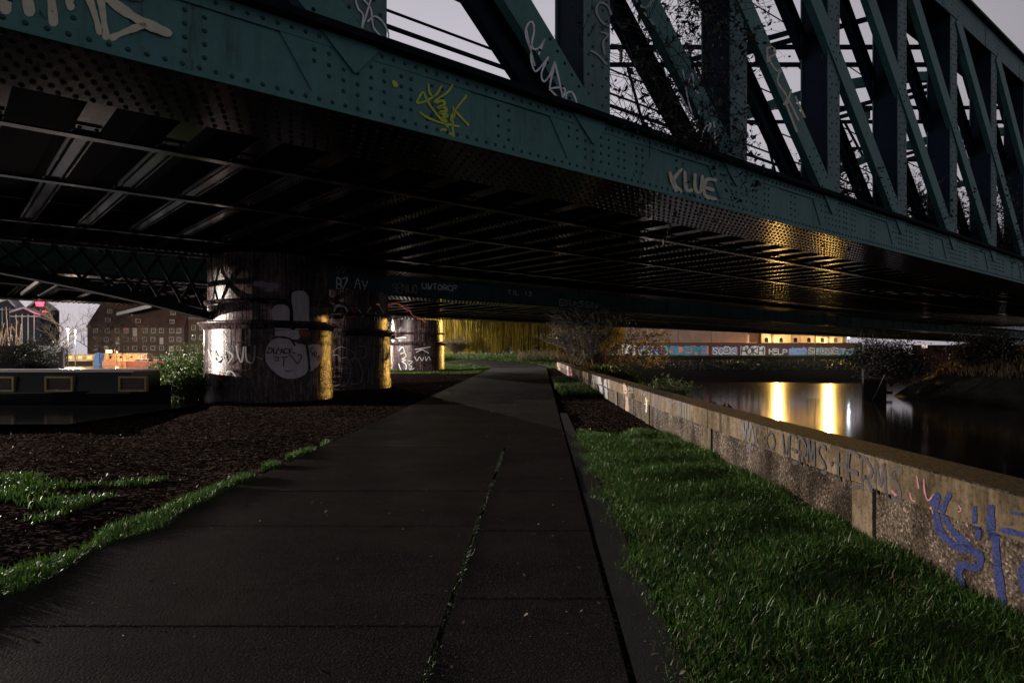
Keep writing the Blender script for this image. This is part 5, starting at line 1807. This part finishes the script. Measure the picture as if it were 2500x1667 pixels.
def shed(label, pl, pa, pr, depth, nm):
    gsx = lambda x: at(x / 4.523, 0, 125 + nm).x
    gsz = lambda y: at(0, 680 + y / 4.523, 125 + nm).z
    """Gable end: eaves and apex given in survey crop pixels."""
    t = thing('glazed_shed', label, 'building', (0, 125 + nm, 0))
    L_, A_, R_ = [(gsx(x), gsz(y)) for x, y in (pl, pa, pr)]
    b = MB(); b.prism([(L_[0], 0), (R_[0], 0), R_, A_, L_], 0, depth, lambda x, z, q: (x, q, z)); b.build('glass_gable', M['shed_glass'], t)
    b = MB()
    for P0, P1 in ((L_, A_), (A_, R_)):
        b.beam((P0[0], -0.1, P0[1]), (P1[0], -0.1, P1[1]), 0.2, 0.28)
    b.beam((L_[0], -0.08, min(L_[1], R_[1]) - 0.2), (R_[0], -0.08, min(L_[1], R_[1]) - 0.2), 0.12, 0.16)
    n_ = 5
    for k in range(1, n_):
        xx = L_[0] + (R_[0] - L_[0]) * k / n_
        b.box(xx - .05, xx + .05, -.1, -.02, 0, min(L_[1], R_[1]) + 0.2)
    b.build('frame', M['pale_metal'], t)
    b = MB()
    for P0, P1 in ((L_, A_), (R_, A_)):
        b.add([(P0[0], -0.2, P0[1] + .12), (P1[0], -0.2, P1[1] + .12), (P1[0], depth, P1[1] + .12), (P0[0], depth, P0[1] + .12)], [(0, 1, 2, 3)])
    b.build('roof', M['zinc'], t)
    return t


shed('glazed shed with tall pale trimmed gable beside the red glow', (285, 335), (405, 238), (560, 350), 2.5, 6)
shed('low glazed shed with wide pale gable closest to the bare poles', (110, 370), (260, 322), (445, 405), 2.5, 0)
shed('glazed shed cut by the picture edge with pale sloping trim', (-220, 330), (90, 225), (190, 330), 2.5, 3)
ns = thing('neon_sign', 'glowing red neon sign high on the glazed shed', 'sign', (0, 124.2, 0))
b = MB()
for i_ in range(3):
    b.box(gsx(425 + 4 * i_), gsx(520 - 6 * i_), -0.05, 0.05, gsz(270 + i_ * 16) - .1, gsz(270 + i_ * 16) + .12)
b.build('neon_tube', emis('red_neon', (1.0, 0.05, 0.10), 6.0), ns)
b = MB(); b.box(gsx(418), gsx(528), 0.051, 0.25, gsz(318), gsz(252)); b.build('backboard', M['lamp_metal'], ns)
c = Vector((gsx(470), 123.7, gsz(285)))
lamp_light('neon_light', c, 500, (1.0, 0.06, 0.10), 0.3, ns)
b = MB()
b.lathe([(0, -.2), (.22, -.1), (.22, .1), (0, .2)], 10, (gsx(540), 123.6, gsz(372))); b.box(gsx(540) - .05, gsx(540) + .05, 123.8, 125.2, gsz(372) - .05, gsz(372) + .05)
tag(b.build('warning_lamp', emis('small_red_lamp', (1.0, .05, .08), 4)), 'small red lamp below the neon sign', 'lamp')
# quay edge and railing beyond the canal boats
qr = thing('quay_railing', 'pale lit railing along the far quay behind the canal boats', 'railing', (0, 128, 0))
b = MB()
for z in (1.75, 1.35):
    b.box(at(120, 0, 128).x, at(480, 0, 128).x, -.04, .04, z, z + .06)
b.build('rail', M['pale_metal'], qr)
for k in range(24):
    xx = at(120, 0, 128).x + k * 1.2
    b = MB(); b.box(xx - .03, xx + .03, -.03, .03, 0.7, 1.75); b.build('baluster', M['pale_metal'], qr)
b = MB(); b.box(-200, -22, 126.2, 127.2, -0.5, 1.05)
tag(b.build('quay_edge', M['concrete']), 'long low concrete quay edge behind the canal boats', 'quay')


def hull(b, L, W, H, rake=1.2):
    sec = []
    for t in np.linspace(0, 1, 13):
        x = -L / 2 + L * t
        w = W / 2 * (1 - max(0, (t - 0.82) / 0.18) ** 2 * 0.93) * (1 - max(0, (0.1 - t) / 0.1) ** 2 * 0.5)
        z = H + 0.45 * max(0, (t - .75) / .25) ** 2 * H
        sec.append([(x, -w, z), (x, -w * .86, 0), (x, w * .86, 0), (x, w, z)])
    v = [p for s in sec for p in s]
    f = []
    for i in range(12):
        for k in range(3):
            f.append((4 * i + k, 4 * i + k + 1, 4 * i + 5 + k, 4 * i + 4 + k))
        f.append((4 * i + 3, 4 * i, 4 * i + 4, 4 * i + 7))
    f += [(0, 3, 2, 1), (48, 49, 50, 51)]
    b.add(v, f)


def boat(label, x, y, L, W, hc, cc, rz=0.0, cab=(0.1, 0.72, 1.1), nwin=5, wl=None, portholes=False):
    t = thing('narrowboat', label, 'boat', (x, y, CANAL_Z - 0.15), rz)
    b = MB(); hull(b, L, W, 0.85); b.build('hull', hc, t)
    a, c, h = cab
    xa, xb = -L / 2 + L * a, -L / 2 + L * c
    b = MB(); b.prism([(-W * .40, .85), (W * .40, .85), (W * .34, .85 + h), (0, .85 + h + .09), (-W * .34, .85 + h)], xa, xb, lambda p, z, q: (q, p, z)); b.build('cabin', cc, t)
    b = MB(); b.box(xa - .1, xb + .1, -W * .36, W * .36, .85 + h + .02, .85 + h + .075)
    b.lathe([(.09, .85 + h), (.09, .85 + h + .7), (0, .85 + h + .7)], 8, (xa + (xb - xa) * .3, .2, 0))
    b.build('cabin_roof', M['zinc'], t)
    for k in range(nwin):
        xx = xa + (xb - xa) * (k + .5) / nwin
        b = MB()
        if portholes:
            b.prism([(xx + .17 * math.cos(q), .85 + h * .55 + .17 * math.sin(q)) for q in np.linspace(0, 2 * math.pi, 12, endpoint=False)], -W * .41, -W * .35, lambda p, z, q: (p, q, z))
        else:
            b.box(xx - .3, xx + .3, -W * .41, -W * .35, .85 + h * .35, .85 + h * .8)
        b.build('window', wl or M['glass_dark'], t)
    return t


M['lit_win'] = mat('warm_lit_window', (.2, .1, .03), .4, emit=(1.0, .62, .18), estr=1.2)
M['hull_black'] = mat('black_hull', (.010, .010, .011), .75, spec=.15)
M['hull_red'] = mat('dark_red_hull', (.07, .009, .008), .5, (.04, .009, .008), 2)
M['tan_cabin'] = grimy('tan_cabin_paint', [(.35, (.10, .06, .03)), (.5, (.30, .18, .08)), (.65, (.38, .25, .12))], [(.35, (.35, .3, .28)), (.6, (1, 1, 1))], None, .55, .3, 1.6)
M['cream_cabin'] = grimy('cream_cabin_paint', [(.35, (.14, .10, .07)), (.5, (.32, .26, .19)), (.65, (.36, .30, .26))], [(.35, (.35, .3, .28)), (.6, (1, 1, 1))], None, .55, .3, 1.2)
M['blue_tarp'] = mat('blue_tarpaulin', (.02, .07, .20), .6, (.015, .05, .16), 2)
q = lambda x, Y: at(x / 4.523, 0, Y).x
boat('long cream narrowboat lit orange with a low shrubby roof, moored on the far canal', q(780, 116), 116, 11.5, 2.4, M['hull_black'], M['cream_cabin'], 0, (.05, .9, 1.1), 6, M['lit_win'])
boat('orange lit narrowboat with portholes beside the blue tarpaulin', q(1400, 115), 115, 10.8, 2.5, mat('rusty_hull', (.22, .10, .06), .6, (.15, .07, .05), 2), M['tan_cabin'], 0, (.06, .86, 1.25), 5, M['glass_dark'], True)
boat('small red hulled boat with raised bow in front of the orange boat', q(1620, 110), 110, 6.2, 1.9, M['hull_red'], M['hull_red'], 0, (.25, .6, .3), 2)
boat('red boat low on the canal by the picture edge', at(25, 0, 62).x, 62, 9.0, 2.0, M['hull_red'], M['hull_red'], 0, (.2, .8, .25), 3)
tp = thing('tarpaulin', 'dark blue tarpaulin hung at the stern of the orange lit boat', 'tarpaulin', (q(1075, 113.3), 113.3, CANAL_Z))
b = MB(); b.prism([(-.65, 0.0), (.45, 0.0), (.7, 1.95), (-.1, 2.15), (-.5, 1.6)], 0, 1.3, lambda x, z, t: (x, t, z)); b.build('cover', M['blue_tarp'], tp)
b = MB(); b.box(.35, .5, -.08, 0, .3, 2.0); b.build('edge_rope', M['hull_black'], tp)
sg = thing('cabin_sign', 'small lit cream board above the orange lit boat', 'sign', (q(1205, 113.4), 113.4, at(0, 680 + 805 / 4.523, 113.4).z))
b = MB(); b.box(-.55, .5, -.05, .05, -.28, .28); b.build('board', mat('lit_cream_board', (.6, .5, .35), .5, emit=(1, .75, .4), estr=.35), sg)
b = MB(); b.box(-.05, .05, .051, .12, -1.2, .25); b.build('bracket', M['lamp_metal'], sg)
# warm quay lamps over the boats
for i_, (px, Y, P_) in enumerate(((640, 113.2, 330), (1290, 111.8, 420), (420, 113.0, 220))):
    p = Vector((q(px, Y), Y, 3.0))
    street_lamp(['warm quay lamp over the cream narrowboat', 'warm quay lamp over the orange lit boat', 'warm quay lamp at the stern of the cream narrowboat'][i_], (p.x, p.y, CANAL_Z - .9), 3.2, P_, (1.0, .58, .2), 8, 0.12)

# dark narrowboat close to the bank, seen side on
nbt = thing('narrowboat', 'dark narrowboat with pale roof edge and framed windows beside the gravel', 'boat', (-17.2, 18.6, CANAL_Z - 0.12), R(2))
b = MB(); hull(b, 15.5, 2.1, 0.42); b.build('hull', M['hull_black'], nbt)
b = MB(); b.prism([(-.86, .40), (.86, .40), (.78, .98), (-.78, .98)], -7.0, 7.1, lambda p, z, t: (t, p, z)); b.build('cabin', mat('black_green_cabin_paint', (.010, .012, .012), .35), nbt)
b = MB(); b.box(-7.1, 7.2, -.84, .84, .99, 1.03); b.box(-7.1, 7.2, -.86, -.841, .97, 1.045); b.build('roof_edge', mat('pale_roof_paint', (.50, .47, .50), .35), nbt)
M['brass'] = mat('dull_brass_window_frame', (.30, .22, .11), .4, (.22, .16, .08), 4)
for xx in (at(130, 0, 17.7).x + 17.2, at(308, 0, 17.7).x + 17.2, at(-12, 0, 17.7).x + 17.2):
    b = MB()
    w, z0, z1 = .36, .46, .86
    for a in ((-w, -w + .05, z0, z1), (w - .05, w, z0, z1), (-w + .05, w - .05, z0, z0 + .05), (-w + .05, w - .05, z1 - .05, z1)):
        b.box(xx + a[0], xx + a[1], -.93, -.80, a[2], a[3])
    o = b.build('window', M['brass'], nbt)
    b = MB()
    for k in range(5):
        b.box(xx - w + .06, xx + w - .12, -.90, -.86, z0 + .075 + k * .055, z0 + .085 + k * .055)
    b.build('slats', M['brass'], o)
    b = MB(); b.box(xx - w + .05, xx + w - .05, -.86, -.84, z0 + .05, z1 - .05); b.build('pane', mat('dim_window_pane', (.05, .04, .025), .3), o)

# upright poles by the canal, far left
M['pole'] = mat('bleached_pole', (.30, .20, .12), .7, (.20, .14, .09), 5)
for k, (xa, ya, xb, yb) in enumerate([(75, 520, 60, 310), (10, 640, 40, 490), (25, 700, 70, 540), (60, 715, 75, 560), (95, 715, 120, 520), (110, 715, 135, 500), (165, 710, 178, 450), (190, 715, 192, 470), (215, 700, 230, 500), (140, 715, 100, 540), (5, 600, 30, 520), (200, 660, 120, 500)]):
    p0, p1 = at(xa / 4.523, 680 + ya / 4.523, 60 + k * .15), at(xb / 4.523, 680 + yb / 4.523, 60 + k * .15)
    d = (p1 - p0).normalized()
    p0 = p0 - d * ((p0.z - 1.0) / d.z)
    b = MB(); b.tube([p0, p0.lerp(p1, .5) + Vector((random.uniform(-.05, .05), 0, 0)), p1], [.07, .06, .05], 7)
    tag(b.build('wooden_pole', M['pole']), 'bleached wooden pole standing in the bundle on the dark barge', 'pole', 'upright wooden poles on the dark barge')
bg_ = thing('barge', 'dark barge carrying upright wooden poles at the picture edge', 'barge', (at(5, 0, 60.8).x, 60.8, CANAL_Z - .3))
b = MB(); hull(b, 11, 3.6, 1.5); b.build('hull', M['hull_black'], bg_)
b = MB(); b.box(-4.5, 4.2, -1.5, 1.5, 1.45, 2.6); b.build('hold_cover', mat('dark_canvas', (.02, .022, .02), .8), bg_)
# ================================================================== TREES AND PLANTS
def branch_paths(base, h, seed, n_main=6, levels=3, spread=0.6, r0=0.08, droop=0.0, first=0.25):
    """Random branching: list of (points, radii)."""
    rr = random.Random(seed)
    out, tips = [], []

    def grow(p, d, length, r, lev):
        pts, rad = [p.copy()], [r]
        n = 5
        for i in range(n):
            d = (d + Vector((rr.gauss(0, .14), rr.gauss(0, .14), rr.gauss(0, .08) - droop * lev * .1 + 0.04))).normalized()
            p = p + d * length / n
            pts.append(p.copy()); rad.append(r * (1 - .6 * (i + 1) / n))
            if lev < levels and i >= (1 if lev else int(n * first)):
                for _ in range(2 if lev < 2 else 1):
                    if rr.random() < 0.8:
                        a = rr.uniform(0, 2 * math.pi)
                        s = Vector((math.cos(a), math.sin(a), rr.uniform(-.1, .5))).normalized()
                        grow(p, (d * (1 - spread) + s * spread).normalized(), length * rr.uniform(.45, .7), r * .5, lev + 1)
        out.append((pts, rad, lev)); tips.append(p)
    base = Vector(base)
    for k in range(n_main):
        a = 2 * math.pi * k / n_main + rr.uniform(-.4, .4)
        lean = spread * rr.uniform(.3, 1.0) if n_main > 1 else 0.05
        d = Vector((math.cos(a) * lean, math.sin(a) * lean, 1)).normalized()
        grow(base + Vector((math.cos(a), math.sin(a), 0)) * r0 * (n_main > 1), d, h * rr.uniform(.5, .72), r0, 0)
    return out, tips


def leaf_cloud(P, size, m, name, parent, jitter=0.1, n=1):
    P = np.repeat(np.array([tuple(p) for p in P], float), n, 0)
    P = P + rng.normal(0, jitter, P.shape)
    N = len(P)
    a = rng.normal(0, 1, (N, 3)); a /= np.linalg.norm(a, axis=1)[:, None]
    c = rng.normal(0, 1, (N, 3)); c -= a * (a * c).sum(1)[:, None]; c /= np.linalg.norm(c, axis=1)[:, None]
    s = (size * rng.uniform(.5, 1.3, N))[:, None]
    V_ = np.stack([P - a * s, P + c * s * .45, P + a * s, P - c * s * .45], 1).reshape(-1, 3)
    i0 = np.arange(N) * 4
    return raw_mesh(name, V_, None, np.stack([i0, i0 + 1, i0 + 2, i0 + 3], 1), m, parent)


def shrub(name, label, base, h, seed, mt, ml_, n_main, levels, spread, r0, leaf, nleaf, jit=.08, group=None, cat='shrub', droop=0.0):
    base = Vector(base)
    t = thing(name, label, cat, base, 0, group)
    br_, tips = branch_paths((0, 0, -.1), h, seed, n_main, levels, spread, r0, droop)
    b = MB()
    for pts, rad, lev in br_:
        if lev <= 1: b.tube(pts, [max(r, .004) for r in rad], 5, False)
    b.build('trunk' if cat == 'tree' else 'stem', mt, t)
    b = MB()
    for pts, rad, lev in br_:
        if lev > 1: b.tube(pts, [max(r, .0035) for r in rad], 3, False)
    if b.n: b.build('crown' if not leaf or cat == 'tree' else 'twigs', mt, t)
    if leaf:
        P = []
        for pts, rad, lev in br_:
            if lev >= 1: P += pts[1:]
        if nleaf < 1: P = random.Random(seed).sample(P, max(5, int(len(P) * nleaf))); nleaf = 1
        leaf_cloud(P, leaf, ml_, 'foliage', t, jit, int(nleaf))
    return t


# bare shrub leaning over the river wall, straggly one before it, leafy one by the mural pier
c = at(1455, 900, 34); shrub('bare_shrub', 'tall bare brown shrub standing behind the far half of the river wall', (c.x, 34, .6), 4.6, 11, M['twig_dark'], M['leaf_dark'], 7, 3, .75, .026, .045, .4, .06)
c = at(1400, 900, 40); shrub('bare_shrub', 'thinner bare shrub at the end of the river wall', (c.x, 40, .8), 3.0, 5, M['twig'], M['leaf_dark'], 6, 3, .6, .03, .05, 1, .06)
c = at(1480, 900, 30); shrub('low_bush', 'low dark green bush at the foot of the tall bare shrub', (c.x + .6, 30, -.4), 1.5, 8, M['twig'], M['leaf'], 10, 2, .9, .02, .09, 5, .2)
c = at(1370, 890, 38); shrub('low_bush', 'low dark bush behind the far end of the river wall', (c.x + 2.4, 38, -.2), 1.3, 18, M['twig'], M['leaf'], 10, 2, .9, .02, .09, 5, .22)
c = at(1640, 960, 15.5); shrub('young_elder', 'straggly young elder with a few green leaves over the water behind the wall', (c.x, 15.5, .25), 1.2, 21, M['twig'], M['leaf'], 5, 2, .95, .018, .04, 1, .05)
c = at(1725, 975, 13.5); shrub('trailing_bramble', 'dark trailing bramble hanging behind the wall top', (c.x + .1, 13.6, .35), .75, 33, M['twig_dark'], M['leaf_dark'], 6, 2, 1.2, .012, .05, 2, .06, droop=3)
for i_, (px, Y, h, sd) in enumerate(((462, 20.6, 1.25, 3), (440, 22.5, 1.55, 13), (490, 24.5, 1.9, 29))):
    c = at(px, 0, Y)
    shrub('leafy_bush', ['round leafy green bush at the canal edge closest to the dark narrowboat', 'leafy green bush standing in the canal-side gap left of the mural pier', 'leafy green bush tucked against the back of the mural pier'][i_], (c.x, Y, .25), h, sd, M['twig'], M['leaf'], 8, 2, .8, .02, .055, 3, .14)
# bare trees far left
c = at(135, 0, 105); shrub('bare_tree', 'bare dark tree beside the red neon glow', (c.x, 105, .5), 11.5, 4, M['twig_dark'], None, 1, 4, .55, .22, 0, 0, cat='tree')
c = at(213, 0, 132); shrub('bare_tree', 'bare tree with fine twigs against the mill gable', (c.x, 132, .7), 12.0, 9, M['twig_dark'], None, 1, 4, .6, .2, 0, 0, cat='tree')
for i_, (px, Y, h, sd) in enumerate(((260, 131, 8.5, 41), (310, 133, 8.0, 42), (352, 130, 8.5, 43))):
    c = at(px, 0, Y)
    shrub('bare_tree', ['bare tree before the first loading door of the mill', 'bare tree before the middle of the mill', 'bare tree before the mill wall closest to its plain end'][i_], (c.x, Y, .7), h, sd, M['twig'], None, 1, 3, .55, .12, 0, 0, cat='tree', group='bare trees along the mill front')
c = at(70, 0, 58); shrub('dark_bush', 'dark tangled bush behind the barge of poles', (c.x, 58, .4), 2.9, 51, M['twig_dark'], M['leaf_dark'], 9, 2, .8, .04, .10, 3, .3)
c = at(118, 0, 66); shrub('dark_bush', 'dark brown bush at the foot of the bare tree', (c.x, 66, .4), 2.8, 52, M['twig_dark'], M['leaf_dark'], 9, 3, .8, .04, .07, 1, .15)
c = at(95, 0, 40); shrub('bare_shrub', 'bare arching shrub hanging over the canal before the boats', (c.x, 40, .4), 1.5, 54, M['twig_dark'], M['leaf_dark'], 8, 3, 1.0, .03, .05, 1, .1)

# dense trees behind the willow
M['leaf_black'] = mat('near_black_leaves', (.006, .006, .004), .6, (.014, .012, .008), 3)  # near-black leaf colour for the bushes by the fender
for i_, (x, y, rx, rz_, lb) in enumerate(((-9, 96, 10, 9, 'dense brown tree mass standing behind the willow nearest the piers'), (7, 98, 10, 9, 'dense brown tree mass standing behind the willow nearest the painted wall'))):
    t = thing('tree', lb, 'tree', (x, y, 1.5), 0, None)
    b = MB(); b.tube([(0, 0, -.5), (.3, 0, 4), (.1, .2, 9)], [.5, .4, .2], 9); b.build('trunk', M['bark'], t)
    a_ = rng.normal(0, 1, (9000, 3)); a_ /= np.linalg.norm(a_, axis=1)[:, None]
    P_ = a_ * rng.uniform(.3, 1, (9000, 1)) ** .5 * np.array([rx, 4.5, rz_]) + np.array([0, 0, 7.5])
    P_ = P_[(P_[:, 2] > .3)]
    leaf_cloud(P_, .35, M['reed'], 'crown', t, .3)
t = thing('hedge', 'low brown hedge line along the foot of the trees behind the willow', 'hedge', (-3, 83, 1.6))
P_ = np.stack([rng.uniform(-24, 22, 9000), rng.normal(0, 1.0, 9000), rng.uniform(-.2, 1, 9000) ** 1.0 * 3.2 + .4 * np.sin(rng.uniform(0, 6, 9000))], 1)
leaf_cloud(P_, .22, M['reed'], 'foliage', t, .1)
b = MB()
for k in range(30): b.tube([(-23 + k * 1.5, 0, -.4), (-23 + k * 1.5 + random.uniform(-.4, .4), .1, 2.0)], [.06, .03], 5)
b.build('stem', M['twig'], t)
# weeping willow
wl_ = thing('willow_tree', 'big weeping willow glowing yellow beyond the bridges', 'tree', (1.0, 77, float(gz(1.0, 77))))
b = MB()
brs, tp_ = branch_paths((0, 0, -.2), 13, 77, 5, 2, .7, .42)
for pts, rad, lev in brs: b.tube(pts, [max(r, .04) for r in rad], 7, False)
b.build('trunk', M['bark'], wl_)
Vw, Fq = [], []
nS = 13000
ang = rng.uniform(0, 2 * np.pi, nS); rad_ = 11.5 * np.sqrt(rng.uniform(0.05, 1, nS))
hx_, hy_ = rad_ * np.cos(ang) * 1.0, rad_ * np.sin(ang) * .8
clump = (np.sin(hx_ * 2.2 + 1) + np.sin(hx_ * 4.3 + hy_) + np.sin(hy_ * 2.1)) / 3
top = 11.5 - .05 * rad_ ** 2 + rng.normal(0, .5, nS)
bot = 0.6 + 2.2 * np.clip(-clump, -.3, 1) + rng.exponential(.7, nS)
keep_ = clump + rng.uniform(-.8, .8, nS) > -.8
for x, y, zt__, zb_ in zip(hx_[keep_], hy_[keep_], top[keep_], bot[keep_]):
    k = 7
    zz = np.linspace(zt__, zb_, k)
    px_ = x + np.cumsum(rng.normal(0, .05, k)); py_ = y + np.cumsum(rng.normal(0, .05, k))
    a = rng.uniform(0, np.pi)
    w = rng.uniform(.012, .034)
    o_ = len(Vw)
    for i in range(k):
        ww = w * (1 - .5 * i / k)
        Vw.append((px_[i] - math.cos(a) * ww, py_[i] - math.sin(a) * ww, zz[i])); Vw.append((px_[i] + math.cos(a) * ww, py_[i] + math.sin(a) * ww, zz[i]))
    for i in range(k - 1):
        Fq.append((o_ + 2 * i, o_ + 2 * i + 1, o_ + 2 * i + 3, o_ + 2 * i + 2))
crown = raw_mesh('crown', np.array(Vw), None, np.array(Fq), M['willow'], wl_)
# scrub under the willow
for i_, (x, y, h, sd) in enumerate(((-5.5, 69, 2.6, 61), (1.2, 70, 3.2, 62), (5.2, 70, 3.0, 63), (9.0, 72, 3.2, 64))):
    shrub('bare_shrub', ['bare scrub under the willow closest to the far pier', 'bare scrub under the middle of the willow', 'bare scrub under the willow beside the dry grass', 'bare scrub between the willow and the painted wall'][i_], (x, y, float(gz(x, y))), h, sd, M['twig'], M['reed'], 8, 3, .9, .04, .05, 1, .1)

# dark bush over the timber fender, scrub on the mud bank
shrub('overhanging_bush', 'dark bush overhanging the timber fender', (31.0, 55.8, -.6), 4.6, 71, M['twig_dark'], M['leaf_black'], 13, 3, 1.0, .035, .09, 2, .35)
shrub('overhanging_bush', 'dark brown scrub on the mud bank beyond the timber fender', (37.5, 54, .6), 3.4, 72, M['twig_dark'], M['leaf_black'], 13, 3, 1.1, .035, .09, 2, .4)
Pb = roots(16000, 33, 75, 44, 57, lambda x, y: (bank_z(x, y) > .2)); Pb[:, 2] = bank_z(Pb[:, 0], Pb[:, 1])
tag(blades('dry_grass', Pb, rng.uniform(.3, .9, len(Pb)), M['reed'], .03, .9), kind='stuff')
Pb = roots(14000, 8, 70, 96, 109, lambda x, y: (gz(x, y) > -.4) & (gz(x, y) < 1.2) & (noise2(x, y) > -.4))
tag(blades('bank_grass', Pb, rng.uniform(.2, .5, len(Pb)), M['leaf_dark'], .04, .9), kind='stuff')


# creepers on the truss: tangles of dead stems with small leaves
def creeper(label, u, v, z, su, sz, n, seed, leaves, lm='leaf_dark'):
    rr = random.Random(seed)
    x, y = xy(u, v)
    t = thing('creeper', label, 'climbing plant', (x, y, z), BR, 'dead creepers on the truss')
    b = MB(); P = []
    for _ in range(n):
        p = Vector((rr.gauss(0, su * .5), rr.uniform(-.12, .5), rr.uniform(0, sz * .5)))
        d = Vector((rr.gauss(0, 1), rr.gauss(0, .3), rr.gauss(.4, .8))).normalized()
        pts = [p.copy()]
        for i in range(7):
            d = (d + Vector((rr.gauss(0, .35), rr.gauss(0, .25), rr.gauss(-.05, .35)))).normalized()
            p = p + d * sz * .085
            pts.append(p.copy())
        b.tube(pts, [.008 * (1 - .09 * i) for i in range(8)], 3, False)
        P += pts[2:]
    b.build('stem', M['twig_dark'], t)
    leaf_cloud(rr.sample(P, min(len(P), leaves)), .065, M[lm], 'foliage', t, .05, 2)
    return t


creeper('dead twiggy creeper swarming up the third truss diagonal', 10.7, VN - .05, ZT, 1.7, 3.6, 200, 1, 700)
creeper('dead twiggy creeper hanging high between two posts', 11.8, VN + .1, ZT + 2.6, 1.8, 3.2, 160, 2, 700)
creeper('low dead creeper trailing over the bottom chord', 12.0, VN - .08, ZT - .05, 1.6, .9, 130, 3, 220)
creeper('dark leafy creeper behind the fifth truss diagonal', 19.3, VN + 1.0, ZT, 1.2, 2.6, 200, 4, 900)
creeper('dark leafy creeper filling the truss toward its far end', 26.5, VN + .9, ZT, 3.2, 2.8, 300, 5, 1600)
creeper('dense dark creeper at the picture edge of the truss', 32.5, VN + .6, ZT, 3.2, 3.4, 300, 6, 1800)

# docks and weeds at the foot of the wall
DL = ['dock plant with broad leaves nearest the blue letters', 'dock plant with broad leaves by the second pilaster', 'dock plant growing in the grass beside the wall', 'small dock plant at the grass end by the wall', 'broad leaved weed low in the shade of the wall']
for i_, (x, y) in enumerate(((2.60, 4.25), (2.66, 5.0), (2.45, 4.75), (2.62, 8.1), (2.72, 3.75))):
    t = thing('dock_plant', DL[i_], 'weed', (x, y, float(gz(x, y))), 0, 'dock plants along the wall')
    for k in range(7):
        a = k * .9 + i_; L_ = random.uniform(.12, .22); e = random.uniform(.5, 1.1)
        d = Vector((math.cos(a) * math.cos(e), math.sin(a) * math.cos(e), math.sin(e))); s = Vector((-math.sin(a), math.cos(a), 0))
        b = MB(); v = []
        for j, w in enumerate((.012, .030, .036, .026, .004)):
            f_ = j / 4
            p = d * L_ * f_ + Vector((0, 0, -.06 * f_ * f_))
            v += [p - s * w, p + Vector((0, 0, -.008)), p + s * w]
        b.add(v, [(3 * j + q_, 3 * j + q_ + 1, 3 * j + q_ + 4, 3 * j + q_ + 3) for j in range(4) for q_ in range(2)])
        b.build('leaf', M['leaf'], t, True)
